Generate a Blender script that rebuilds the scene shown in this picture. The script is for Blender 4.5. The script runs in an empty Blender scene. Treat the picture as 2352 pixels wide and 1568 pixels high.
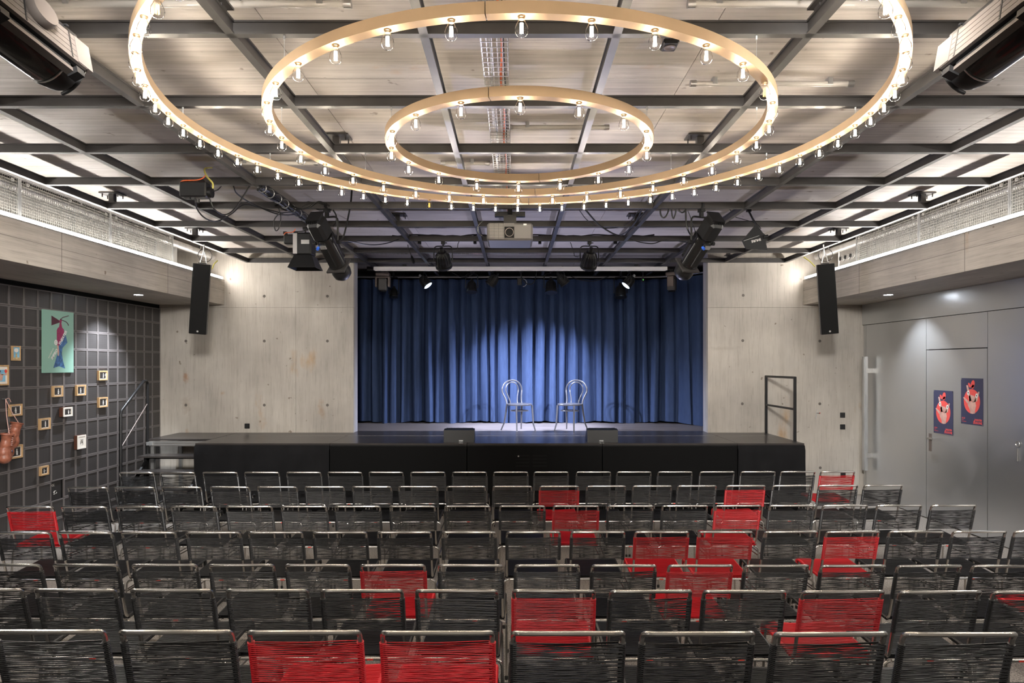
import bpy, math, random
from mathutils import Vector, Matrix, Quaternion
R = math.radians; PI = math.pi
random.seed(7)
sc = bpy.context.scene
col = sc.collection
F = 1570.0; CX, CY = 1182.0, 837.0; HC = 2.18
# ------------------------------------------------------------------ camera
cd = bpy.data.cameras.new('camera'); cam = bpy.data.objects.new('camera', cd); col.objects.link(cam)
cam.location = (0, 0, HC); cam.rotation_euler = (R(90), 0, 0)
cd.sensor_width = 36; cd.lens = 36 * F / 2352; cd.shift_y = 53 / 2352; cd.shift_x = -6 / 2352
cd.clip_start = .05; cd.clip_end = 100
sc.camera = cam
# ------------------------------------------------------------------ world, exposure
w = bpy.data.worlds.new('world'); sc.world = w; w.use_nodes = True
w.node_tree.nodes['Background'].inputs[0].default_value = (.8, .85, 1, 1)
w.node_tree.nodes['Background'].inputs[1].default_value = .02
sc.view_settings.view_transform = 'Standard'; sc.view_settings.look = 'None'
sc.view_settings.exposure = 1.0; sc.view_settings.gamma = 1; sc.view_settings.use_curve_mapping = False
try:
    sc.cycles.max_bounces = 7; sc.cycles.diffuse_bounces = 4; sc.cycles.glossy_bounces = 3
    sc.cycles.transparent_max_bounces = 12; sc.cycles.use_denoising = True
    sc.cycles.sample_clamp_indirect = 4; sc.cycles.sample_clamp_direct = 30
    sc.cycles.caustics_reflective = False; sc.cycles.caustics_refractive = False
    sc.cycles.use_light_tree = True
except Exception: pass
BULB_W = .78; LED_E = 42.0; SEAT_FILL_W = 165; WALL_FILL_W = 800
BULB_C = (1, .88, .78); LED_C = (1, .94, .87); STAGE_C = (.70, .76, 1.0)

def P(x, y, Y): return Vector(((x - CX) / F * Y, Y, HC - (y - CY) / F * Y))

def light(name, kind, loc, energy, color, parent=None, **kw):
    l = bpy.data.lights.new(name, kind); l.energy = energy; l.color = color
    aim = kw.pop('aim', None)
    for k, v in kw.items(): setattr(l, k, v)
    o = bpy.data.objects.new(name, l); col.objects.link(o); o.location = loc
    if aim is not None: o.rotation_euler = Vector(aim).to_track_quat('-Z', 'Y').to_euler()
    if parent: o.parent = parent
    return o
# unseen fill spots added to brighten the seats, above the frame and among bars
for i, (x, y) in enumerate([(-3.2, .6), (0, .3), (3.2, .6), (-3.6, 3.6), (3.6, 3.6)]):
    light('seat_fill', 'SPOT', (x, y, 4.0), SEAT_FILL_W, (1, .93, .85), spot_size=R(130), spot_blend=.8, shadow_soft_size=.08, aim=(0, .1, -1))
# unseen fill spots added to lift the walls, just above the frame
for s_x in (-1, 1):
    light('wall_fill', 'SPOT', (s_x * 1.15, 2.1, 3.74), WALL_FILL_W, (1, .965, .92), spot_size=R(58), spot_blend=1, shadow_soft_size=.25, aim=Vector((s_x * 4.6, 11.4, 1.1)) - Vector((s_x * 1.15, 2.1, 3.74)))
    light('wall_fill', 'SPOT', (s_x * 2.4, 1.8, 3.74), WALL_FILL_W * .38, (1, .965, .92), spot_size=R(64), spot_blend=1, shadow_soft_size=.3, aim=Vector((s_x * 5.8, 7.6, .9)) - Vector((s_x * 2.4, 1.8, 3.74)))
# stage lamps: front-of-house profiles, warm-blue white
def stage_lamp_or_fill(loc, target, W, size, blend=.7, c=STAGE_C, soft=.06):
    light('stage_lamp_or_fill', 'SPOT', loc, W, c, spot_size=R(size), spot_blend=blend, shadow_soft_size=soft, aim=Vector(target) - Vector(loc))
stage_lamp_or_fill((-2.0, 7.9, 3.45), (1.0, 13.0, 1.5), 900, 25, .9)
stage_lamp_or_fill((1.95, 7.9, 3.45), (-.2, 12.8, 1.45), 900, 28, .9)
stage_lamp_or_fill((-1.0, 9.75, 3.5), (.0, 12.9, 1.1), 40, 50, 1)
stage_lamp_or_fill((1.05, 9.75, 3.5), (.6, 12.9, 1.1), 40, 50, 1)
stage_lamp_or_fill((-1.50, 12.32, 3.60), (.55, 12.6, 1.1), 620, 78, 1)
stage_lamp_or_fill((1.95, 12.32, 3.60), (-.15, 12.6, 1.1), 700, 84, 1)
# low unseen fill added behind the two monitors, turned up at the rig
for fx in (-.82, 1.29): stage_lamp_or_fill((fx, 10.62, 1.12), (fx * 1.1, 9.0, 4.0), 95, 140, 1, (.70, .70, 1.0), 0)

# ------------------------------------------------------------------ materials
def mat(name, base, rough=.5, metal=0, spec=.5, emit=None, estr=0, noise=None, bump=0, coat=0, alpha=1):
    m = bpy.data.materials.new(name); m.use_nodes = True
    nt = m.node_tree; b = nt.nodes['Principled BSDF']
    b.inputs['Base Color'].default_value = (*base, 1); b.inputs['Roughness'].default_value = rough
    b.inputs['Metallic'].default_value = metal; b.inputs['Specular IOR Level'].default_value = spec
    if coat: b.inputs['Coat Weight'].default_value = coat
    if emit: b.inputs['Emission Color'].default_value = (*emit, 1); b.inputs['Emission Strength'].default_value = estr
    if noise:   # (scale xyz, amount, detail)
        s, amt, det = noise
        tc = nt.nodes.new('ShaderNodeTexCoord'); mp = nt.nodes.new('ShaderNodeMapping'); n = nt.nodes.new('ShaderNodeTexNoise')
        mp.inputs['Scale'].default_value = s; n.inputs['Scale'].default_value = 1; n.inputs['Detail'].default_value = det
        nt.links.new(tc.outputs['Object'], mp.inputs[0]); nt.links.new(mp.outputs[0], n.inputs[0])
        rp = nt.nodes.new('ShaderNodeValToRGB')
        rp.color_ramp.elements[0].position = .3; rp.color_ramp.elements[1].position = .7
        rp.color_ramp.elements[0].color = (*[c * (1 - amt) for c in base], 1)
        rp.color_ramp.elements[1].color = (*[min(1, c * (1 + amt)) for c in base], 1)
        nt.links.new(n.outputs[0], rp.inputs[0]); nt.links.new(rp.outputs[0], b.inputs['Base Color'])
        if bump:
            bp = nt.nodes.new('ShaderNodeBump'); bp.inputs['Strength'].default_value = bump; bp.inputs['Distance'].default_value = .01
            nt.links.new(n.outputs[0], bp.inputs['Height']); nt.links.new(bp.outputs[0], b.inputs['Normal'])
    return m

def concrete(name, c1, c2, stretch, rough=.6, spots=True, rnd=.08):
    """board-marked concrete: streaks along the formwork grain, broad blotches, pores, rust"""
    m = bpy.data.materials.new(name); m.use_nodes = True; nt = m.node_tree; N = nt.nodes; L = nt.links
    b = N['Principled BSDF']; b.inputs['Roughness'].default_value = rough; b.inputs['Specular IOR Level'].default_value = .3
    tc = N.new('ShaderNodeTexCoord')
    def nz(scale, detail, rgh=.55):
        mp = N.new('ShaderNodeMapping'); mp.inputs['Scale'].default_value = scale
        n = N.new('ShaderNodeTexNoise'); n.inputs['Scale'].default_value = 1; n.inputs['Detail'].default_value = detail; n.inputs['Roughness'].default_value = rgh
        L.new(tc.outputs['Object'], mp.inputs[0]); L.new(mp.outputs[0], n.inputs[0]); return n.outputs[0]
    def ramp(f, p0, p1, a, bb):
        r = N.new('ShaderNodeValToRGB'); r.color_ramp.elements[0].position = p0; r.color_ramp.elements[1].position = p1
        r.color_ramp.elements[0].color = a; r.color_ramp.elements[1].color = bb; L.new(f, r.inputs[0]); return r.outputs[0]
    def mixc(a, bb, f, mode='MIX'):
        x = N.new('ShaderNodeMix'); x.data_type = 'RGBA'; x.blend_type = mode
        if isinstance(f, float): x.inputs[0].default_value = f
        else: L.new(f, x.inputs[0])
        for i, v in ((6, a), (7, bb)):
            if isinstance(v, tuple): x.inputs[i].default_value = v
            else: L.new(v, x.inputs[i])
        return x.outputs[2]
    streak = nz(stretch, 5, .65); blotch = nz((.9, .9, .9), 4)
    base = ramp(streak, .34, .66, (*c1, 1), (*c2, 1))
    base = mixc(base, ramp(blotch, .35, .65, (.80, .79, .78, 1), (1.1, 1.09, 1.07, 1)), 1.0, 'MULTIPLY')
    fine = nz(tuple(s * 4 for s in stretch), 3, .7)
    base = mixc(base, ramp(fine, .36, .46, (.90, .89, .88, 1), (1, 1, 1, 1)), 1.0, 'MULTIPLY')
    if spots:
        pore = nz((9, 9, 9), 2); base = mixc(base, ramp(pore, .24, .29, (.5, .45, .4, 1), (1, 1, 1, 1)), 1.0, 'MULTIPLY')
        rust = nz((1.7, 1.7, .8), 6); base = mixc(base, ramp(rust, .66, .76, (1, 1, 1, 1), (.95, .72, .5, 1)), 1.0, 'MULTIPLY')
    oi = N.new('ShaderNodeObjectInfo'); r2 = ramp(oi.outputs['Random'], 0, 1, (1 - rnd, 1 - rnd, 1 - rnd, 1), (1 + rnd * .5, 1 + rnd * .5, 1 + rnd * .5, 1))
    base = mixc(base, r2, 1.0, 'MULTIPLY')
    L.new(base, b.inputs['Base Color'])
    bp = N.new('ShaderNodeBump'); bp.inputs['Strength'].default_value = .25; bp.inputs['Distance'].default_value = .01
    L.new(streak, bp.inputs['Height']); L.new(bp.outputs[0], b.inputs['Normal'])
    return m

M = {}
M['ceiling'] = concrete('ceiling_concrete', (.42, .385, .352), (.60, .56, .52), (.7, 26, 26), .45)
def stains(m, pts):
    nt = m.node_tree; N = nt.nodes; L = nt.links; b = N['Principled BSDF']; cur = b.inputs['Base Color'].links[0].from_socket
    g_ = N.new('ShaderNodeNewGeometry'); nz = N.new('ShaderNodeTexNoise'); nz.inputs['Scale'].default_value = 14; nz.inputs['Detail'].default_value = 5; L.new(g_.outputs['Position'], nz.inputs[0])
    for p, r, c in pts:
        mp = N.new('ShaderNodeMapping'); mp.vector_type = 'POINT'; mp.inputs['Location'].default_value = (-p[0] / r[0], 0, -p[2] / r[1]); mp.inputs['Scale'].default_value = (1 / r[0], 0, 1 / r[1]); L.new(g_.outputs['Position'], mp.inputs[0])
        ln = N.new('ShaderNodeVectorMath'); ln.operation = 'LENGTH'; L.new(mp.outputs[0], ln.inputs[0])
        ad = N.new('ShaderNodeMath'); L.new(ln.outputs['Value'], ad.inputs[0]); mu = N.new('ShaderNodeMath'); mu.operation = 'MULTIPLY'; mu.inputs[1].default_value = 1.6; L.new(nz.outputs[0], mu.inputs[0]); L.new(mu.outputs[0], ad.inputs[1])
        mr = N.new('ShaderNodeMapRange'); mr.inputs[1].default_value = .9; mr.inputs[2].default_value = 1.6; mr.inputs[3].default_value = .75; mr.inputs[4].default_value = 0; L.new(ad.outputs[0], mr.inputs[0])
        x = N.new('ShaderNodeMix'); x.data_type = 'RGBA'; x.blend_type = 'MULTIPLY'; L.new(mr.outputs[0], x.inputs[0]); L.new(cur, x.inputs[6]); x.inputs[7].default_value = (*c, 1); cur = x.outputs[2]
    L.new(cur, b.inputs['Base Color'])
M['wall'] = concrete('wall_concrete', (.52, .485, .435), (.585, .55, .50), (14, 14, .8), .6, rnd=.03)
stains(M['wall'], [(P(427, 866, 11.47), (.07, .14), (.85, .52, .34)), (P(427, 930, 11.47), (.12, .22), (.78, .72, .66)), (P(510, 903, 11.47), (.07, .05), (.9, .68, .5)), (P(738, 940, 11.47), (.08, .2), (.92, .72, .56)), (P(430, 1000, 11.47), (.05, .2), (.88, .7, .56)), (P(1660, 800, 11.47), (.5, .05), (.85, .84, .82))])
M['beam'] = concrete('beam_concrete', (.44, .405, .36), (.56, .52, .465), (22, .7, 22), .6, rnd=.03)
M['cavity'] = mat('cavity_wall', (.16, .15, .14), .8)
M['floor'] = mat('speckled_floor', (.31, .28, .25), .42, noise=((85, 85, 85), .75, 3), spec=.4)
M['tier'] = mat('black_tier_board', (.03, .028, .026), .5, noise=((40, 40, 40), .2, 2))
M['riser'] = mat('tier_riser_board', (.02, .02, .02), .6)
M['stagetop'] = mat('stage_top_board', (.042, .037, .035), .3, noise=((2, 14, 2), .25, 4), spec=.5)
M['stagefloor'] = mat('stage_floor_wood', (.19, .165, .155), .45, noise=((1.2, 20, 2), .3, 5))
M['stageskirt'] = mat('stage_front_board', (.0022, .0022, .0024), .7, spec=.15)
M['cloth'] = mat('black_molton_cloth', (.007, .007, .008), .85, spec=.2, noise=((5, 5, 3), .3, 4), bump=.6)
M['black'] = mat('black_paint', (.008, .008, .0085), .42, spec=.4)
M['blackgloss'] = mat('black_gloss_paint', (.008, .008, .008), .22, coat=.3)
M['blackmat'] = mat('black_matt', (.008, .008, .008), .8, spec=.15)
M['grid'] = mat('grid_steel', (.045, .042, .041), .4, noise=((6, 6, 6), .15, 3), metal=.25)
M['taupe'] = mat('anodised_profile', (.19, .155, .14), .38, metal=.4)
M['spotplate'] = mat('spot_side_plate', (.085, .072, .065), .5, metal=.2)
M['chrome'] = mat('chrome', (.60, .58, .55), .27, metal=1)
M['galv'] = mat('galvanised_steel', (.55, .56, .56), .35, metal=.8, noise=((18, 18, 3), .12, 3))
M['duct'] = mat('duct_sheet', (.50, .49, .47), .42, metal=.6, noise=((4, 6, 2), .25, 3))
M['alu'] = mat('aluminium', (.62, .61, .59), .3, metal=.85)
M['brass'] = mat('brass_ring', (.40, .28, .17), .5, metal=.3, noise=((4, 4, 4), .08, 3))
M['brassin'] = M['brass']
M['cordblack'] = mat('black_cord', (.012, .012, .013), .36, spec=.45)
M['cordred'] = mat('red_cord', (.46, .010, .016), .42, spec=.4)
M['curtain'] = mat('navy_curtain', (.043, .068, .142), .85, noise=((30, 30, 6), .10, 2), spec=.15)
M['white'] = mat('white_paint', (.75, .73, .70), .45)
M['screenw'] = mat('screen_case', (.72, .70, .70), .35)
M['jamb'] = mat('jamb_concrete', (.46, .45, .46), .6, noise=((8, 8, 2), .1, 3))
M['rubber'] = mat('black_rubber', (.01, .01, .01), .6)
M['projector'] = mat('projector_shell', (.10, .095, .092), .5)
M['grille'] = mat('projector_grille', (.20, .19, .175), .5)
M['oak'] = mat('oak_frame', (.50, .32, .16), .5, noise=((20, 3, 20), .2, 3))
M['darkwood'] = mat('dark_frame', (.10, .04, .025), .4)
M['passe'] = mat('passepartout', (.78, .74, .68), .7)
M['photo'] = mat('photo_black', (.03, .028, .028), .35)
M['photow'] = mat('photo_light', (.62, .60, .57), .4, noise=((40, 40, 40), .5, 3))
M['mint'] = mat('mint_board', (.25, .44, .36), .5)
M['plum'] = mat('plum_print', (.28, .022, .10), .35, noise=((20, 20, 3), .3, 3))
M['plumdark'] = mat('plum_dark_print', (.07, .012, .03), .4)
M['fish'] = mat('fish_print', (.045, .13, .30), .4, noise=((25, 25, 9), .6, 5))
M['paper'] = mat('paper_white', (.78, .76, .74), .6)
M['skyprint'] = mat('sky_print', (.22, .48, .66), .5, noise=((30, 30, 30), .2, 2))
M['skin'] = mat('skin_print', (.60, .36, .29), .5, noise=((40, 40, 40), .2, 3))
M['rockprint'] = mat('sand_print', (.50, .40, .22), .5, noise=((50, 50, 50), .3, 3))
M['navyposter'] = mat('navy_poster', (.038, .042, .095), .35, coat=.2)
M['coral'] = mat('coral_print', (.80, .095, .085), .4)
M['hand'] = mat('hand_print', (.60, .36, .31), .45, noise=((12, 12, 12), .2, 3))
M['leather'] = mat('tan_leather', (.30, .105, .062), .38, noise=((26, 26, 26), .3, 4), bump=.4)
M['lace'] = mat('pink_lace', (.70, .42, .36), .7)
M['steeldoor'] = None
M['orange'] = mat('orange_cable', (.85, .16, .04), .45)
M['yellowcable'] = mat('yellow_cable', (.55, .50, .12), .5)
M['wire'] = mat('wire_mesh_steel', (.45, .44, .41), .4, metal=.6)
M['blueconn'] = mat('blue_connector', (.03, .12, .6), .4)
M['greenled'] = mat('green_indicator', (.1, .8, .1), .4, emit=(.1, 1, .1), estr=3)
M['redsticker'] = mat('red_sticker', (.7, .06, .04), .5)
M['socket'] = mat('black_socket', (.012, .012, .012), .35)
M['tieh'] = mat('tie_hole', (.16, .14, .125), .8)
M['led'] = mat('led_diffuser', (.9, .9, .9), .5, emit=LED_C, estr=LED_E)
M['down'] = mat('downlight_lens', (.9, .9, .9), .4, emit=(.85, .92, 1), estr=14)
M['lensblue'] = mat('stage_lens_lit', (.8, .85, 1), .3, emit=(.55, .75, 1), estr=9)
M['lens'] = mat('fresnel_glass', (.05, .06, .09), .08, spec=.8)
M['tube'] = mat('lamp_tube', (.55, .52, .48), .15, spec=.8)
M['fil'] = mat('lit_filament', (1, .9, .7), .5, emit=(1, .88, .68), estr=140)
M['filoff'] = mat('unlit_filament_glow', (.8, .42, .10), .4, emit=(1, .5, .1), estr=.6)  # bulb is off; a weak amber glow is set in the material
M['sock'] = mat('bulb_cap', (.45, .33, .2), .3, metal=.8)
# clear bulb glass: thin, lets light pass, mirror sheen at grazing angles
m = bpy.data.materials.new('clear_bulb_glass'); m.use_nodes = True; nt = m.node_tree
for n in list(nt.nodes):
    if n.type != 'OUTPUT_MATERIAL': nt.nodes.remove(n)
out = [n for n in nt.nodes if n.type == 'OUTPUT_MATERIAL'][0]
tr = nt.nodes.new('ShaderNodeBsdfTransparent'); gl = nt.nodes.new('ShaderNodeBsdfGlossy'); gl.inputs['Roughness'].default_value = .08
tr.inputs[0].default_value = (.985, .98, .97, 1)
lw = nt.nodes.new('ShaderNodeLayerWeight'); lw.inputs[0].default_value = .08
mx = nt.nodes.new('ShaderNodeMixShader'); nt.links.new(lw.outputs['Fresnel'], mx.inputs[0])
nt.links.new(tr.outputs[0], mx.inputs[1]); nt.links.new(gl.outputs[0], mx.inputs[2]); nt.links.new(mx.outputs[0], out.inputs[0])
M['glass'] = m
# brushed steel sheets of the big sliding door
m = bpy.data.materials.new('brushed_steel_sheet'); m.use_nodes = True; nt = m.node_tree; b = nt.nodes['Principled BSDF']
tc = nt.nodes.new('ShaderNodeTexCoord'); mp = nt.nodes.new('ShaderNodeMapping'); mp.inputs['Scale'].default_value = (25, 25, .8)
n1 = nt.nodes.new('ShaderNodeTexNoise'); n1.inputs['Scale'].default_value = 1; n1.inputs['Detail'].default_value = 4
nt.links.new(tc.outputs['Object'], mp.inputs[0]); nt.links.new(mp.outputs[0], n1.inputs[0])
n2 = nt.nodes.new('ShaderNodeTexNoise'); n2.inputs['Scale'].default_value = 2.2; n2.inputs['Detail'].default_value = 6; nt.links.new(tc.outputs['Object'], n2.inputs[0])
r1 = nt.nodes.new('ShaderNodeMapRange'); r1.inputs[3].default_value = .27; r1.inputs[4].default_value = .33; nt.links.new(n1.outputs[0], r1.inputs[0])
r2 = nt.nodes.new('ShaderNodeMapRange'); r2.inputs[1].default_value = .5; r2.inputs[2].default_value = .75; r2.inputs[3].default_value = 0; r2.inputs[4].default_value = .16; nt.links.new(n2.outputs[0], r2.inputs[0])
ad = nt.nodes.new('ShaderNodeMath'); nt.links.new(r1.outputs[0], ad.inputs[0]); nt.links.new(r2.outputs[0], ad.inputs[1]); nt.links.new(ad.outputs[0], b.inputs['Roughness'])
b.inputs['Base Color'].default_value = (.60, .61, .62, 1); b.inputs['Metallic'].default_value = .85
M['steeldoor'] = m
# perforated acoustic tile face: dark square holes between lighter ribs
m = bpy.data.materials.new('perforated_tile_face'); m.use_nodes = True; nt = m.node_tree; b = nt.nodes['Principled BSDF']; b.inputs['Roughness'].default_value = .45
tc = nt.nodes.new('ShaderNodeTexCoord'); sp = nt.nodes.new('ShaderNodeSeparateXYZ'); nt.links.new(tc.outputs['Object'], sp.inputs[0])
def cell(o):
    a = nt.nodes.new('ShaderNodeMath'); a.operation = 'MULTIPLY'; a.inputs[1].default_value = 16 / .212; nt.links.new(o, a.inputs[0])
    f = nt.nodes.new('ShaderNodeMath'); f.operation = 'FRACT'; nt.links.new(a.outputs[0], f.inputs[0])
    g = nt.nodes.new('ShaderNodeMath'); g.operation = 'LESS_THAN'; g.inputs[1].default_value = .36; nt.links.new(f.outputs[0], g.inputs[0]); return g.outputs[0]
mxx = nt.nodes.new('ShaderNodeMath'); mxx.operation = 'MAXIMUM'; nt.links.new(cell(sp.outputs[1]), mxx.inputs[0]); nt.links.new(cell(sp.outputs[2]), mxx.inputs[1])
mc = nt.nodes.new('ShaderNodeMix'); mc.data_type = 'RGBA'; mc.inputs[6].default_value = (.012, .012, .013, 1); mc.inputs[7].default_value = (.065, .059, .058, 1)
nt.links.new(mxx.outputs[0], mc.inputs[0]); nt.links.new(mc.outputs[2], b.inputs['Base Color'])
M['tileface'] = m
M['tilerim'] = mat('tile_rim', (.135, .122, .12), .42)

# ------------------------------------------------------------------ mesh builder
def frame(d):
    d = Vector(d).normalized(); u = d.orthogonal().normalized(); return u, d.cross(u)
class MB:
    def __init__(s, mtx=None): s.v = []; s.f = []; s.mi = []; s.m = mtx or Matrix(); s.cur = 0
    def _a(s, vs, fs):
        o = len(s.v); s.v += [s.m @ Vector(p) for p in vs]; s.f += [tuple(i + o for i in f) for f in fs]; s.mi += [s.cur] * len(fs); return s
    def box(s, c, d, rot=None):
        h = [x / 2 for x in d]; q = rot.to_matrix() if hasattr(rot, 'to_matrix') else Matrix.Identity(3)
        vs = [Vector(c) + q @ Vector((x * h[0], y * h[1], z * h[2])) for x in (-1, 1) for y in (-1, 1) for z in (-1, 1)]
        return s._a(vs, [(0, 1, 3, 2), (4, 6, 7, 5), (0, 4, 5, 1), (2, 3, 7, 6), (0, 2, 6, 4), (1, 5, 7, 3)])
    def rbox(s, c, d, r):   # box with chamfered vertical and horizontal edges
        x, y, z = [k / 2 for k in d]; c = Vector(c); vs = []
        for sz, ins in ((-z, r), (-z + r, 0), (z - r, 0), (z, r)):
            for px, py in ((x - ins, y - r - ins * .3), (x - r - ins * .3, y - ins), (-x + r + ins * .3, y - ins), (-x + ins, y - r - ins * .3), (-x + ins, -y + r + ins * .3), (-x + r + ins * .3, -y + ins), (x - r - ins * .3, -y + ins), (x - ins, -y + r + ins * .3)):
                vs.append(c + Vector((px, py, sz)))
        fs = [tuple(range(7, -1, -1)), tuple(range(24, 32))]
        for k in range(3):
            for i in range(8): fs.append((k * 8 + i, k * 8 + (i + 1) % 8, k * 8 + 8 + (i + 1) % 8, k * 8 + 8 + i))
        return s._a(vs, fs)
    def tube(s, path, r, n=8, closed=False, caps=True):
        path = [Vector(p) for p in path]; k = len(path); rs = r if isinstance(r, (list, tuple)) else [r] * k
        vs = []; fs = []; u = None
        for i, p in enumerate(path):
            if closed: t = path[(i + 1) % k] - path[i - 1]
            else: t = path[min(i + 1, k - 1)] - path[max(i - 1, 0)]
            t = t.normalized() if t.length > 1e-9 else Vector((0, 0, 1))
            if u is None: u = t.orthogonal().normalized()
            else:
                u = u - t * u.dot(t); u = u.normalized() if u.length > 1e-6 else t.orthogonal().normalized()
            wv = t.cross(u)
            for j in range(n):
                a = 2 * PI * j / n; vs.append(p + (u * math.cos(a) + wv * math.sin(a)) * rs[i])
        for i in range(k if closed else k - 1):
            for j in range(n):
                a = i * n + j; b_ = i * n + (j + 1) % n; i2 = (i + 1) % k
                fs.append((a, b_, i2 * n + (j + 1) % n, i2 * n + j))
        if caps and not closed: fs.append(tuple(range(n - 1, -1, -1))); fs.append(tuple((k - 1) * n + j for j in range(n)))
        return s._a(vs, fs)
    def cyl(s, a, b_, r, n=16, r2=None): return s.tube([a, b_], [r, r if r2 is None else r2], n)
    def lathe(s, prof, o=(0, 0, 0), ax=(0, 0, 1), n=16):
        u, wv = frame(ax); ax = Vector(ax).normalized(); o = Vector(o); vs = []; fs = []
        for r, h in prof:
            for j in range(n):
                a = 2 * PI * j / n; vs.append(o + ax * h + (u * math.cos(a) + wv * math.sin(a)) * r)
        for i in range(len(prof) - 1):
            for j in range(n): fs.append((i * n + j, i * n + (j + 1) % n, (i + 1) * n + (j + 1) % n, (i + 1) * n + j))
        if prof[0][0] > 1e-5: fs.append(tuple(range(n - 1, -1, -1)))
        if prof[-1][0] > 1e-5: fs.append(tuple((len(prof) - 1) * n + j for j in range(n)))
        return s._a(vs, fs)
    def prism(s, pts, mt, t):  # 2-D outline (x, z) extruded along local y by t, placed by matrix mt
        n = len(pts); vs = [mt @ Vector((x, 0, z)) for x, z in pts] + [mt @ Vector((x, t, z)) for x, z in pts]
        fs = [tuple(range(n)), tuple(range(2 * n - 1, n - 1, -1))] + [(i, i + n, (i + 1) % n + n, (i + 1) % n) for i in range(n)]
        return s._a(vs, fs)
    def mesh(s, name, mats, smooth=True):
        me = bpy.data.meshes.new(name); me.from_pydata([tuple(p) for p in s.v], [], s.f)
        for q in (mats if isinstance(mats, (list, tuple)) else [mats]): me.materials.append(q)
        if any(s.mi): me.polygons.foreach_set('material_index', s.mi)
        if smooth:
            me.shade_smooth()
            try: me.set_sharp_from_angle(angle=R(38))
            except Exception: pass
        me.update(); return me
    def build(s, name, mats, parent=None, smooth=True):
        o = bpy.data.objects.new(name, s.mesh(name, mats, smooth)); col.objects.link(o); o.parent = parent; return o

def tag(o, label=None, cat=None, group=None, kind=None):
    for k, v in (('label', label), ('category', cat), ('group', group), ('kind', kind)):
        if v: o[k] = v
    return o
def thing(name, loc, label, cat, group=None, rz=0, rot=None):
    o = bpy.data.objects.new(name, None); col.objects.link(o); o.location = loc; o.empty_display_size = .1
    if rot is not None: o.rotation_mode = 'QUATERNION'; o.rotation_quaternion = rot
    else: o.rotation_euler = (0, 0, rz)
    return tag(o, label, cat, group)
def struct(o): o['kind'] = 'structure'; return o
def shell(name): o = bpy.data.objects.new(name, None); col.objects.link(o); o['kind'] = 'structure'; return o
def inst(name, me, parent, loc=(0, 0, 0)):
    o = bpy.data.objects.new(name, me); col.objects.link(o); o.parent = parent; o.location = loc; return o
def copy_tree(o, parent=None):
    c = o.copy(); col.objects.link(c); c.parent = parent
    for ch in kids.get(o.name, []): copy_tree(ch, c)
    return c
kids = {}
def index_kids(root):
    kids[root.name] = [x for x in bpy.data.objects if x.parent == root]
    for k in kids[root.name]: index_kids(k)
def ordn(i): return ['first', 'second', 'third', 'fourth', 'fifth', 'sixth', 'seventh', 'eighth', 'ninth', 'tenth', 'eleventh', 'twelfth', 'thirteenth', 'fourteenth', 'fifteenth', 'sixteenth', 'seventeenth', 'eighteenth', 'nineteenth'][i]
def arc(c, r, a0, a1, u, v, n=5):
    return [Vector(c) + (Vector(u) * math.cos(a0 + (a1 - a0) * i / n) + Vector(v) * math.sin(a0 + (a1 - a0) * i / n)) * r for i in range(n + 1)]
def bz(p0, p1, p2, p3, n=16):
    p0, p1, p2, p3 = map(Vector, (p0, p1, p2, p3))
    return [p0 * (1 - t) ** 3 + p1 * 3 * t * (1 - t) ** 2 + p2 * 3 * t * t * (1 - t) + p3 * t ** 3 for t in [i / n for i in range(n + 1)]]
def text(s, size, mt, material, parent, name='lettering', extrude=.0004, align='LEFT', shear=0, bold=0):
    c = bpy.data.curves.new(name, 'FONT'); c.body = s; c.size = size; c.extrude = extrude; c.align_x = align; c.shear = shear; c.offset = bold
    c.resolution_u = 2; c.materials.append(material)
    tmp = bpy.data.objects.new(name, c); col.objects.link(tmp); bpy.context.view_layer.update()
    me = bpy.data.meshes.new_from_object(tmp.evaluated_get(bpy.context.evaluated_depsgraph_get())); bpy.data.objects.remove(tmp)
    if not me.materials: me.materials.append(material)
    o = bpy.data.objects.new(name, me); col.objects.link(o); o.parent = parent; o.matrix_local = mt; return o

XL, XR, YW, ZC = -5.95, 5.84, 11.47, 4.07
PL, PR, PT = -2.70, 3.24, .28       # portal
BI = 4.87; BR = 4.84                # inner faces of the side beams
SZ = 1.04                           # stage height
# ------------------------------------------------------------------ structure: floor, tiers
o = MB().box((0, 4.2, -.05), (12.4, 15, .1)).build('floor', M['floor'], None, False); struct(o)
# ceiling: 2.5 x 0.5 m formwork boards with thin joints, under one slab
ceil = shell('ceiling')
MB().box((0, 6.0, ZC + .11), (12.4, 18, .2)).build('slab', M['ceiling'], ceil, False)
pm = MB().box((0, 0, 0), (2.492, .494, .02)).mesh('formwork_panel', M['ceiling'], False)
cols_x = [-5.13, -2.63, -.13, 2.37, 4.87]
for cx_ in cols_x:
    for k in range(29):
        mb = MB().box((cx_, .27 + .5 * k, ZC + .012), (2.496, .497, .02))
        mb.build('formwork_panel', M['ceiling'], ceil, False)
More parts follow.
